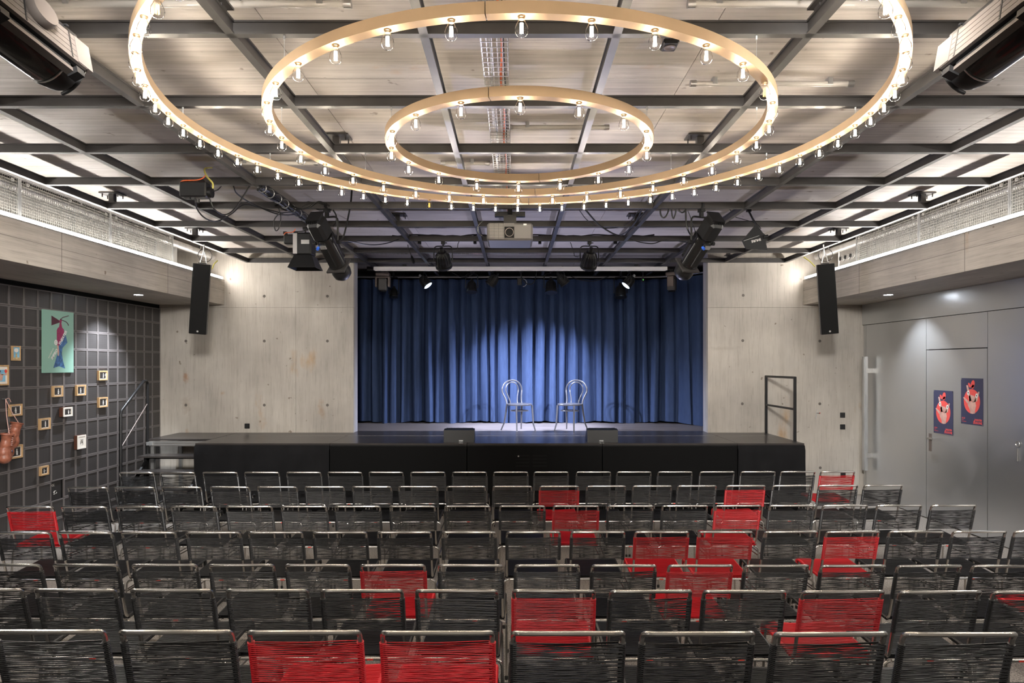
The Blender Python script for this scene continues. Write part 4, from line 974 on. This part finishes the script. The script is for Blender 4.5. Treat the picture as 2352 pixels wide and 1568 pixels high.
# ------------------------------------------------------------------ loose cables
def smooth(pts, n=7):
    o = []; p = [Vector(q) for q in pts]; p = [p[0] * 2 - p[1]] + p + [p[-1] * 2 - p[-2]]
    for i in range(1, len(p) - 2):
        for k in range(n):
            t = k / n; o.append(.5 * ((2 * p[i]) + (p[i + 1] - p[i - 1]) * t + (2 * p[i - 1] - 5 * p[i] + 4 * p[i + 1] - p[i + 2]) * t * t + (3 * p[i] - p[i - 1] - 3 * p[i + 1] + p[i + 2]) * t ** 3))
    return o + [p[-2]]
def cable(pts, label, r=.007, m_='black', group='loose cables of the rig'):
    w_ = [P(*q) for q in pts]; o0 = w_[0].copy()
    t = MB().tube(smooth([q - o0 for q in w_]), r, 6).build('cable', M[m_]); t.location = o0; tag(t, label, 'cable', group); return t
cable([(448, 452, 6.4), (452, 478, 6.5), (470, 500, 6.6), (497, 508, 6.8), (530, 492, 6.9), (560, 470, 7.0), (600, 478, 7.3), (650, 490, 7.5)], 'thin black cable sagging from the left control box to the cable bundle')
cable([(481, 455, 6.4), (492, 480, 6.45), (515, 493, 6.6), (540, 478, 6.6), (575, 425, 6.6)], 'thin black cable looping from the control box up to the bar')
cable([(488, 440, 6.4), (500, 436, 6.4), (508, 428, 6.5)], 'short black cable end beside the round socket of the control box', .005)
cable([(520, 410, 6.6), (535, 425, 6.6), (545, 445, 6.7), (580, 468, 7.0), (640, 492, 7.3), (690, 492, 7.6)], 'black cable from the upper left bar down to the cable bundle')
cable([(487, 385, 6.5), (470, 388, 6.4), (475, 405, 6.4), (488, 420, 6.4), (489, 433, 6.4)], 'yellow-green cable arching over the left control box', .008, 'yellowcable')
cable([(808, 437, 7.4), (805, 470, 7.5), (795, 520, 7.6), (785, 550, 7.6), (765, 562, 7.6), (750, 555, 7.6), (742, 545, 7.6)], 'grey-black cable hanging in a long bow to the left profile spot', .010)
cable([(765, 482, 7.5), (772, 495, 7.5), (772, 510, 7.5), (765, 520, 7.5)], 'short thick cable beside the yoke of the left profile spot', .009)
cable([(640, 478, 7.2), (645, 500, 7.2), (640, 525, 7.2), (632, 528, 7.2), (630, 505, 7.2), (645, 490, 7.2), (675, 488, 7.4), (690, 500, 7.5)], 'narrow hanging loop of black cable under the left cable bundle', .006)
cable([(1345, 482, 7.8), (1375, 515, 8.2), (1412, 538, 8.6), (1432, 537, 8.6), (1460, 510, 8.2), (1475, 480, 7.8), (1490, 465, 7.6)], 'grey cable sagging in a deep bow right of the projector', .010)
cable([(1330, 482, 7.8), (1352, 508, 8.2), (1390, 524, 8.6), (1440, 515, 8.4), (1470, 480, 7.8)], 'thinner cable sagging behind the deep cable bow', .005)
cable([(1517, 470, 7.5), (1517, 490, 7.5), (1523, 500, 7.5), (1532, 493, 7.5), (1541, 465, 7.5)], 'first black cable loop left of the right profile spot', .009)
cable([(1543, 466, 7.5), (1543, 490, 7.5), (1547, 502, 7.5), (1552, 488, 7.5), (1551, 470, 7.5)], 'second narrow black cable loop left of the right profile spot', .008)
cable([(1556, 470, 7.5), (1560, 484, 7.5), (1567, 488, 7.5), (1575, 482, 7.5), (1579, 468, 7.5)], 'third small black cable loop left of the right profile spot', .009)
cable([(1575, 482, 7.5), (1576, 510, 7.5), (1581, 530, 7.5), (1590, 545, 7.6)], 'thick black cable dropping to the right profile spot', .009)
cable([(1580, 484, 7.5), (1590, 510, 7.5), (1598, 535, 7.6)], 'thin black cable beside the thick one dropping to the right profile spot', .004)
cable([(1708, 468, 8.1), (1695, 456, 8.0), (1675, 454, 8.0), (1673, 470, 8.1), (1685, 495, 8.2), (1705, 503, 8.3), (1735, 512, 8.3), (1748, 525, 8.3)], 'thin dark cable curving from the grid to the antenna paddle', .004)
cable([(800, 553, 8.6), (850, 562, 8.9), (890, 558, 9.3), (925, 545, 9.5)], 'black cable sagging between the left profile spot and the cross bar', .007)
cable([(770, 555, 8.0), (800, 556, 8.6), (830, 552, 9.2)], 'short black cable running along the bar behind the left profile spot', .008)
cable([(1080, 545, 9.45), (1060, 548, 9.45), (1052, 560, 9.45), (1050, 572, 9.45), (1040, 575, 9.45)], 'bent black lead beside the left ribbed par lamp', .005)
cable([(1310, 556, 9.45), (1318, 580, 9.45), (1320, 588, 9.45), (1328, 590, 9.45)], 'bent black lead beside the right ribbed par lamp', .005)
cable([(1444, 548, 9.45), (1470, 556, 9.45), (1500, 559, 9.45), (1530, 551, 9.45), (1575, 556, 9.5), (1600, 560, 9.5)], 'black cable sagging along the bar toward the right profile spot', .007)
cable([(1108, 508, 6.9), (1098, 520, 6.9), (1099, 535, 6.9), (1110, 543, 6.9)], 'thin cable looping at the left side of the projector', .005)
cable([(1192, 620, 12.3), (1200, 640, 12.3), (1212, 652, 12.3), (1226, 648, 12.3), (1234, 620, 12.3)], 'dark cable bow under the stage bar beside the small bracket unit', .008)
cable([(1310, 634, 12.3), (1330, 642, 12.3), (1365, 645, 12.3), (1400, 634, 12.3)], 'pale blue lit cable sagging under the curtain rail on the right', .007)
cable([(1038, 626, 12.3), (1060, 636, 12.3), (1078, 634, 12.3), (1098, 618, 12.3)], 'grey cable bow between the left par lamps over the stage', .007)
cable([(500, 598, 9.5), (492, 606, 9.5), (487, 618, 9.5)], 'yellow-green cable behind the left column speaker', .008, 'yellowcable')
cable([(1846, 590, 9.5), (1860, 600, 9.5), (1872, 612, 9.5)], 'yellow-green cable behind the right column speaker', .008, 'yellowcable')
# cable bundles strapped to the bars
t = thing('cable_bundle', (0, 0, 0), 'thick bundle of black cables strapped under the left long bar', 'cable bundle')
for k in range(6):
    MB().tube(smooth([(-2.44 + .022 * math.cos(k) + .008 * math.sin(j + k), 6.55 + .22 * j, GZ - .012 + .02 * math.sin(k * 1.3) + .006 * math.sin(j * 1.7 + k)) for j in range(9)], 4), .012, 6).build('cable', M['black'], t)
for j in range(8): MB().tube([(-2.44 + .042 * math.cos(a), 6.6 + .22 * j, GZ + .0 + .045 * math.sin(a)) for a in [2 * PI * i / 12 for i in range(12)]], .005, 5, closed=True).build('strap', M['galv'], t)
t = thing('cable_bundle', (0, 0, 0), 'tangle of black cable coiled round the cross bar beside the left bundle', 'cable bundle')
for k in range(4):
    MB().tube(smooth([(-2.62 + .12 * j + .0 * k, 7.47 + .01 * k, GZ + .03 + .045 * math.sin(j * 1.9 + k)) for j in range(6)], 5), .008, 6).build('cable', M['black'], t)
t = thing('cable_bundle', (0, 0, 0), 'bundle of black cables taped along the cross bar behind the projector', 'cable bundle')
for k in range(4):
    MB().tube(smooth([(-1.7 + .28 * j, 9.49, GZ + .055 + .02 * math.sin(j * 2.1 + k * 1.7) + .008 * k) for j in range(14)], 4), .010, 6).build('cable', M['black'], t)
for x in (-1.32, -.55, .35, 1.4): MB().box((x, 9.49, GZ + .03), (.04, .07, .12)).build('strap', M['blackmat'], t, False)

# ------------------------------------------------------------------ wall sockets etc.
sock = None
for px, py, lab in ((568, 978, 'black wall socket low on the concrete wall left of the stage'), (1935, 953, 'upper black wall socket on the concrete wall by the steel door'), (1935, 980, 'lower black wall socket on the concrete wall by the steel door'), (1936, 1091, 'black wall socket low down behind the red chair of the front row')):
    p = P(px, py, YW); t = thing('wall_socket', (p.x, YW - .001, p.z), lab, 'socket', 'black wall sockets')
    MB().rbox((0, -.006, 0), (.085, .012, .085), .004).build('cover', M['socket'], t, False)
    MB().lathe([(.030, .0), (.030, .003), (.026, .003), (.024, -.004), (0, -.004)], (0, -.0125, 0), (0, -1, 0), 18).build('socket_well', M['rubber'], t)
p = P(1876, 948, YW); t = thing('wall_bracket', (p.x, YW, p.z), 'small broken metal hook with a red tip on the right concrete wall', 'hook')
MB().tube([(-.02, -.01, -.10), (-.01, -.012, 0), (0, -.012, .06)], .005, 6).tube([(-.01, -.01, 0), (.03, -.04, .0)], .006, 6).build('hook', M['galv'], t)
MB().lathe([(.008, 0), (.008, .01), (0, .012)], (.03, -.04, 0), (.5, -.8, .3), 8).build('tip', M['redsticker'], t)

# ------------------------------------------------------------------ pictures on the walls
def flat(pts, z, tk=.0012, mb=None):
    mb = mb or MB(); n = len(pts); A = sum(pts[i][0] * pts[(i + 1) % n][1] - pts[(i + 1) % n][0] * pts[i][1] for i in range(n))
    if A < 0: pts = pts[::-1]
    vs = [(x, y, z) for x, y in pts] + [(x, y, z + tk) for x, y in pts]
    return mb._a(vs, [tuple(range(n - 1, -1, -1)), tuple(range(n, 2 * n))] + [(i, (i + 1) % n, (i + 1) % n + n, i + n) for i in range(n)])
def ell(cx, cy, rx, ry, n=18, rot=0):
    return [(cx + rx * math.cos(a) * math.cos(rot) - ry * math.sin(a) * math.sin(rot), cy + rx * math.cos(a) * math.sin(rot) + ry * math.sin(a) * math.cos(rot)) for a in [2 * PI * i / n for i in range(n)]]
def blob(mb, pts, z):  # fan (concave-safe for star-shaped)
    flat(pts, z, .0012, mb)
QL = Matrix(((0, 0, 1), (1, 0, 0), (0, 1, 0))).to_quaternion()      # local x -> +Y, y -> +Z, z -> +X
QR = Matrix(((0, 0, -1), (-1, 0, 0), (0, 1, 0))).to_quaternion()    # local x -> -Y, y -> +Z, z -> -X
XT = XL + .0125   # face of tiles
def wall_pic(x0, x1, y0, y1, label, kind='photo', fm='oak', dep=.028, seed=0, nm='picture_frame', cat='picture', deep=False, group='small framed pictures on the tiled wall'):
    X = XT + dep; Y0 = -X * F / (CX - x0); Y1 = -X * F / (CX - x1); Ym = (Y0 + Y1) / 2; w_ = Y1 - Y0; h = (y1 - y0) / F * Ym
    zc = HC - ((y0 + y1) / 2 - CY) / F * Ym
    t = thing(nm, (XT, Ym, zc), label, cat, group, rot=QL)
    fw = min(.018, w_ * .12)
    mb = MB()
    for s in (-1, 1):
        mb.box((s * (w_ / 2 - fw / 2), 0, dep / 2), (fw, h, dep)); mb.box((0, s * (h / 2 - fw / 2), dep / 2), (w_ - 2 * fw, fw, dep))
    mb.build('frame', M[fm], t, False)
    if deep: MB().box((0, 0, dep * .42), (w_ + .002, h + .002, dep * .84)).build('box_side', M['darkwood'], t, False)
    MB().box((0, 0, dep * (.4 if not deep else .75)), (w_ - fw, h - fw, dep * .5 if not deep else dep * .3)).build('passepartout', M['passe'], t, False)
    z = dep * (.66 if not deep else .91); pw, ph = (w_ - 2 * fw) * .80, (h - 2 * fw) * .84
    rr = random.Random(seed)
    if kind == 'photo':
        pr = MB(); flat([(-pw / 2, -ph / 2), (pw / 2, -ph / 2), (pw / 2, ph / 2), (-pw / 2, ph / 2)], z, .001, pr); po = pr.build('photo', M['photo'], t, False)
        mb = MB(); cx_ = rr.uniform(-.1, .1) * pw; hw = .13 * min(pw, ph)
        blob(mb, ell(cx_, .22 * ph, hw * .8, hw * 1.1), z + .001)
        blob(mb, [(cx_ - hw * .5, .12 * ph), (cx_ + hw * .5, .12 * ph), (cx_ + hw * rr.uniform(.9, 1.5), 0), (cx_ + hw * rr.uniform(.5, 1), -.4 * ph), (cx_ - hw * rr.uniform(.5, 1), -.4 * ph), (cx_ - hw * rr.uniform(.9, 1.5), 0)], z + .001)
        if rr.random() < .6: blob(mb, ell(cx_ + rr.choice((-1, 1)) * pw * .3, rr.uniform(-.1, .1) * ph, hw * .5, hw * .7), z + .001)
        mb.build('figure', M['photow'], po, False)
    elif kind == 'sketch':
        mb = MB()
        for k in range(7): mb.tube([(rr.uniform(-.3, .3) * pw, rr.uniform(-.4, .4) * ph, z), (rr.uniform(-.3, .3) * pw, rr.uniform(-.4, .4) * ph, z), (rr.uniform(-.3, .3) * pw, rr.uniform(-.4, .4) * ph, z)], .0015, 4)
        mb.build('drawing', M['photo'], t, False)
    elif kind == 'boxer':
        pr = MB(); flat([(-pw / 2, -ph / 2 * .9), (pw / 2, -ph / 2 * .9), (pw / 2, ph / 2 * .75), (-pw / 2, ph / 2 * .75)], z, .001, pr); po = pr.build('print', M['skyprint'], t, False)
        mb = MB(); blob(mb, ell(-.0, .2 * ph, .035, .045), z + .001)
        blob(mb, [(-.06, -.38 * ph), (.06, -.38 * ph), (.08, .05 * ph), (.0, .12 * ph), (-.08, .05 * ph)], z + .001)
        blob(mb, [(.05, .02 * ph), (.13, -.02 * ph), (.135, .1 * ph), (.12, .22 * ph), (.105, .2 * ph), (.11, .06 * ph), (.05, .09 * ph)], z + .001)
        mb.build('figure', M['skin'], po, False)
        mb = MB(); blob(mb, ell(.118, .27 * ph, .02, .022), z + .0012); mb.build('red_glove', M['redsticker'], po, False)
        mb = MB(); blob(mb, ell(-.0, .27 * ph, .037, .022), z + .0024); mb.build('hair', M['photo'], po, False)
    elif kind == 'landscape':
        pr = MB(); flat([(-w_ / 2 + fw, -h / 2 + fw), (w_ / 2 - fw, -h / 2 + fw), (w_ / 2 - fw, h / 2 - fw), (-w_ / 2 + fw, h / 2 - fw)], z, .001, pr); po = pr.build('print', M['skyprint'], t, False)
        mb = MB(); blob(mb, [(-w_ * .4, -h * .43), (w_ * .4, -h * .43), (w_ * .4, -h * .3), (w_ * .1, -h * .26), (w_ * .08, 0), (-w_ * .08, 0), (-w_ * .1, -h * .28), (-w_ * .4, -h * .3)], z + .001); mb.build('tower', M['rockprint'], po, False)
        mb = MB(); blob(mb, ell(0, h * .2, w_ * .25, h * .14), z + .001); mb.build('cloud', M['passe'], po, False)
    return t
wall_pic(29, 48, 794, 828, 'small upright picture of a tower under a cloud, left of the mint poster', 'landscape', fm='oak', dep=.02, seed=1)
wall_pic(-27, 21, 838, 885, 'large oak framed print of a boxer at the left edge of the tiled wall', 'boxer', seed=2, dep=.03)
pics = [(123.2, 145.5, 886, 911, 'small oak framed photo just below the mint poster, lower right of it'), (177, 198, 884, 908, 'small oak framed photo, middle one of the upper three'),
        (227.7, 247.5, 851, 873, 'small oak framed photo, the highest one on the tiled wall'), (146.5, 167, 935, 956, 'small pale framed photo standing off the wall in the middle of the group'),
        (227.7, 248, 912, 935, 'small oak framed photo nearest the stage, below the highest one'), (24, 52, 928, 955, 'small oak framed photo just above the boxing gloves'),
        (93, 117, 960, 986, 'small oak framed photo in the middle of the lower left group'), (26.4, 53, 1022, 1052, 'small oak framed portrait photo just below the boxing gloves'),
        (94.6, 113, 1070, 1091, 'small thin framed photo right above the gap of the missing tile')]
for k, (a, b_, c, d, lab) in enumerate(pics):
    wall_pic(a, b_, c, d, lab, seed=20 + k, dep=.03 if k != 3 else .06, fm='oak' if k != 3 else 'passe', deep=(k == 3))
wall_pic(178.6, 198, 999, 1030, 'small white drawing in a deep brown and white frame, nearest the handrail foot', 'sketch', fm='passe', deep=True, dep=.05, seed=40)
# flyer in the gap
Yg = 11.455 - T * 10.5; zg = 3.12 - T * 10.5
t = thing('flyer', (XL - .006, Yg - .015, zg), 'black flyer with pale print in the gap of the missing tile', 'flyer', rot=QL)
MB().box((0, 0, .002), (.19, .235, .004)).build('sheet', M['photo'], t, False)
mb = MB(); blob(mb, ell(-.02, -.02, .03, .02), .004); blob(mb, [(-.05, -.05), (.02, -.04), (.0, .0)], .004); mb.build('print', M['photow'], t, False)
text('CC', .04, Matrix.Translation((-.085, .06, .0045)), M['photow'], t)
# mint poster
w_, h_ = .594, .80; Ym = 8.875; zc = 2.475
t = thing('theatre_poster', (XT, Ym, zc), 'mint green poster of a plum fire extinguisher ending in a blue fish tail', 'poster', rot=QL)
MB().box((0, 0, .010), (w_, h_, .02)).build('board', M['mint'], t, False)
def mp_(x, y): return ((x - 739) / 392 * w_, -(y - 188 - .105 * 0 - (x - 543) / 392 * 0 - 402) / 800 * h_)
def art(name, pts, m_, z=.0202):
    mb = MB(); flat([mp_(*p) for p in pts], z, .0008, mb); return mb.build(name, M[m_], t, False)
art('fish_tail', [(826, 490), (850, 595), (785, 668), (777, 740), (790, 830), (820, 938), (740, 905), (668, 930), (700, 820), (728, 720), (742, 600), (790, 520)], 'fish')
art('extinguisher_horn', [(645, 258), (745, 312), (745, 340), (645, 385)], 'plumdark')
art('extinguisher_body', [(745, 395), (775, 395), (803, 425), (808, 470), (790, 520), (742, 640), (712, 640), (712, 440), (725, 410)], 'plum', .0206)
art('extinguisher_neck', [(742, 330), (752, 296), (775, 296), (775, 330), (770, 345), (780, 395), (742, 395), (750, 345)], 'plum', .0208)
art('flesh_streak', [(714, 630), (733, 640), (742, 720), (738, 770), (724, 770)], 'skin', .021)
mb = MB()
for path in ([(755, 300), (790, 268), (865, 238)], [(765, 300), (830, 320), (855, 345), (862, 368)]):
    mb.tube([(*mp_(*p), .0215) for p in path], .005, 6)
mb.build('handles', M['plumdark'], t)
x, y = mp_(655, 828); text('IMPRO', .056, Matrix.Translation((x, y, .0222)) @ Matrix.Rotation(R(50), 4, 'Z'), M['paper'], t, bold=.0018, shear=.1)
x, y = mp_(752, 640); text('THEATER', .056, Matrix.Translation((x, y, .0222)) @ Matrix.Rotation(R(53), 4, 'Z'), M['paper'], t, bold=.0018, shear=.1)
x, y = mp_(610, 808); text('anundpfirsich', .030, Matrix.Translation((x, y, .0222)) @ Matrix.Rotation(R(53), 4, 'Z'), M['passe'], t)
mb = MB(); x, y = mp_(700, 600); flat(ell(x, y, .034, .034, 24), .0222, .0006, mb); lo = mb.build('logo', M['paper'], t, False)
mb = MB(); mb.tube([(x + .018 * math.cos(a), y + .018 * math.sin(a), .0232) for a in [2 * PI * i / 16 for i in range(16)]], .0025, 4, closed=True); mb.build('logo_ring', M['mint'], lo)
# door posters
def door_poster(px0, px1, py0, py1, label, reflection_pin=True):
    X = XR - .001; Y0 = X * F / (px0 - CX); Y1 = X * F / (px1 - CX); Ym = (Y0 + Y1) / 2; w_ = .42; h = .592
    zc = HC - ((py0 + py1) / 2 - CY) / F * Ym
    t = thing('door_poster', (X, Ym, zc), label, 'poster', 'navy posters on the steel door', rot=QR)
    MB().box((0, 0, .0015), (w_, h, .002)).build('sheet', M['navyposter'], t, False)
    def q(x, y): return ((x - 652) / 245 * w_, -(y - 697) / 520 * h)
    z = .0028
    def a(name, shapes, m_, dz=0):
        mb = MB()
        for s in shapes: flat(s, z + dz, .0006, mb)
        return mb.build(name, M[m_], t, False)
    a('red_disc', [ell(*q(653, 695), .155, .157, 36)], 'coral')
    a('comb', [ell(*q(664, 500), .034, .050, 20, R(-20)), ell(*q(627, 515), .020, .036, 16, R(38)), ell(*q(665, 530), .022, .030, 16, R(-45))], 'coral')
    fg = [[(636, 830), (634, 795), (606, 735), (622, 696), (692, 696), (701, 740), (690, 790), (688, 828), (660, 834)],
          [(604, 725), (556, 660), (562, 652), (578, 662), (625, 700)], [(626, 700), (592, 520), (600, 514), (612, 522), (650, 690)], [(680, 700), (700, 640), (725, 583), (736, 582), (735, 600), (712, 690)],
          [(625, 695), (620, 640), (640, 622), (660, 628), (662, 690)], [(660, 700), (660, 632), (672, 626), (680, 640), (680, 700)], [(678, 700), (680, 640), (692, 636), (700, 650), (697, 700)]]
    hd = a('hand', [[q(*p) for p in s] for s in fg], 'hand', .0007)
    for e1 in ((614, 600), (707, 628)): a('eye_white', [ell(*q(*e1), .024, .030, 16, R(-20))], 'paper', .0015); a('pupil', [ell(*q(*e1), .009, .010, 10)], 'photo', .0022)
    def tx(s, size, x, y, b=0, al='LEFT'):
        u, v = q(x, y); text(s, size, Matrix.Translation((u, v, z + .0004)), M['coral'], t, bold=b, align=al)
    tx('4.5.23', .026, 541, 898, .0004); tx('19:30', .014, 541, 915); tx('www.theater.ch', .013, 541, 931)
    tx('THEATER', .032, 762, 908, .001, 'RIGHT'); tx('DUUUNS', .040, 766, 942, .0012, 'RIGHT')
    a('logo_dot', [ell(*q(682, 911), .009, .009, 10)], 'coral', .0002)
    for sx in (-1, 1):
        for sy in (-1, 1): MB().lathe([(.006, 0), (.006, .003), (0, .004)], (sx * .2, sy * .285, .0025), (0, 0, 1), 8).build('tape', M['photo'] if sx * sy > 0 else M['galv'], t)
door_poster(2145, 2189, 897.2, 996, 'lower left of the two navy posters with a hand bird on a red disc')
door_poster(2208, 2258, 868.7, 975, 'upper right of the two navy posters with a hand bird on a red disc')

# ------------------------------------------------------------------ boxing gloves
def glove(loc, q, label):
    t = thing('boxing_glove', loc, label, 'boxing glove', 'boxing gloves on the tiled wall', rot=q); t.scale = (1.28, 1.28, 1.28)
    mb = MB()
    def e(c, r, rot=None, n=16):
        prof = [(max(1e-6, math.sin(PI * i / 10)), -math.cos(PI * i / 10)) for i in range(11)]
        m0 = mb.m; mb.m = Matrix.Translation(c) @ (rot.to_matrix().to_4x4() if rot else Matrix()) @ Matrix.Diagonal((*r, 1)); mb.lathe(prof, n=n); mb.m = m0
    e((0, 0, -.175), (.068, .058, .075)); e((.012, .012, -.215), (.060, .055, .052)); e((0, 0, -.10), (.050, .044, .07)); e((-.058, .03, -.165), (.030, .030, .058), Quaternion((0, 1, 0), R(20))); e((-.035, .02, -.12), (.035, .03, .04))
    mb.lathe([(.044, -.11), (.040, -.05), (.048, -.008), (.050, 0), (.044, .0), (.038, -.03), (0, -.04)])
    o = mb.build('leather_body', M['leather'], t)
    rm = o.modifiers.new('r', 'REMESH'); rm.mode = 'VOXEL'; rm.voxel_size = .005; rm.use_smooth_shade = True
    sm = o.modifiers.new('s', 'SMOOTH'); sm.iterations = 5
    MB().tube([(.048 * math.cos(a), .048 * math.sin(a), -.004) for a in [2 * PI * i / 20 for i in range(20)]], .007, 8, closed=True).build('cuff_rim', M['leather'], t)
    mb = MB()
    for k in range(5): mb.tube([(.014, .043, -.03 - .016 * k), (.0, .050, -.034 - .016 * k), (-.014, .043, -.03 - .016 * k)], .003, 5)
    mb.build('lacing', M['lace'], t)
    MB().lathe([(.012, 0), (.011, .004), (0, .005)], (0, .056, -.15), (0, 1, .2), 12).build('badge', M['navyposter'], t)
hook = P(3, 916, 7.92); hk = Vector((XT, 7.92, hook.z))
t = thing('hook', hk, 'small hook holding the boxing gloves by their laces', 'hook')
MB().cyl((0, 0, 0), (.05, 0, 0), .004, 8).build('peg', M['galv'], t)
g1 = Vector((XT + .085, 8.04, P(18, 972, 7.95).z)); g2 = Vector((XT + .12, 7.84, P(5, 996, 7.84).z))
glove(g1, Quaternion((0, 0, 1), R(150)) @ Quaternion((1, 0, 0), R(14)), 'tan leather boxing glove hanging at the left edge, the right one of the pair')
glove(g2, Quaternion((0, 0, 1), R(-70)) @ Quaternion((1, 0, 0), R(-8)), 'tan leather boxing glove at the very left edge, the lower one of the pair')
for k, (g_, lab) in enumerate(((g1, 'right'), (g2, 'left'))):
    for j in (-1, 1):
        pass
    o = MB().tube(smooth([(.04, 0, 0), ((g_.x - hk.x) * .6 + .01, (g_.y - hk.y) * .5, (g_.z - hk.z) * .5), (g_.x - hk.x, g_.y - hk.y + .03, g_.z - hk.z - .01)]), .004, 6).build('glove_lace', M['lace']); o.location = hk
    tag(o, 'pale pink lace holding the %s boxing glove' % lab, 'lace')
o = MB().tube(smooth([(.045, 0, 0), (.05, .04, .005), (.05, .07, -.04)]), .003, 6).build('glove_lace', M['lace']); o.location = hk; tag(o, 'loose short end of the pink lace at the hook', 'lace')
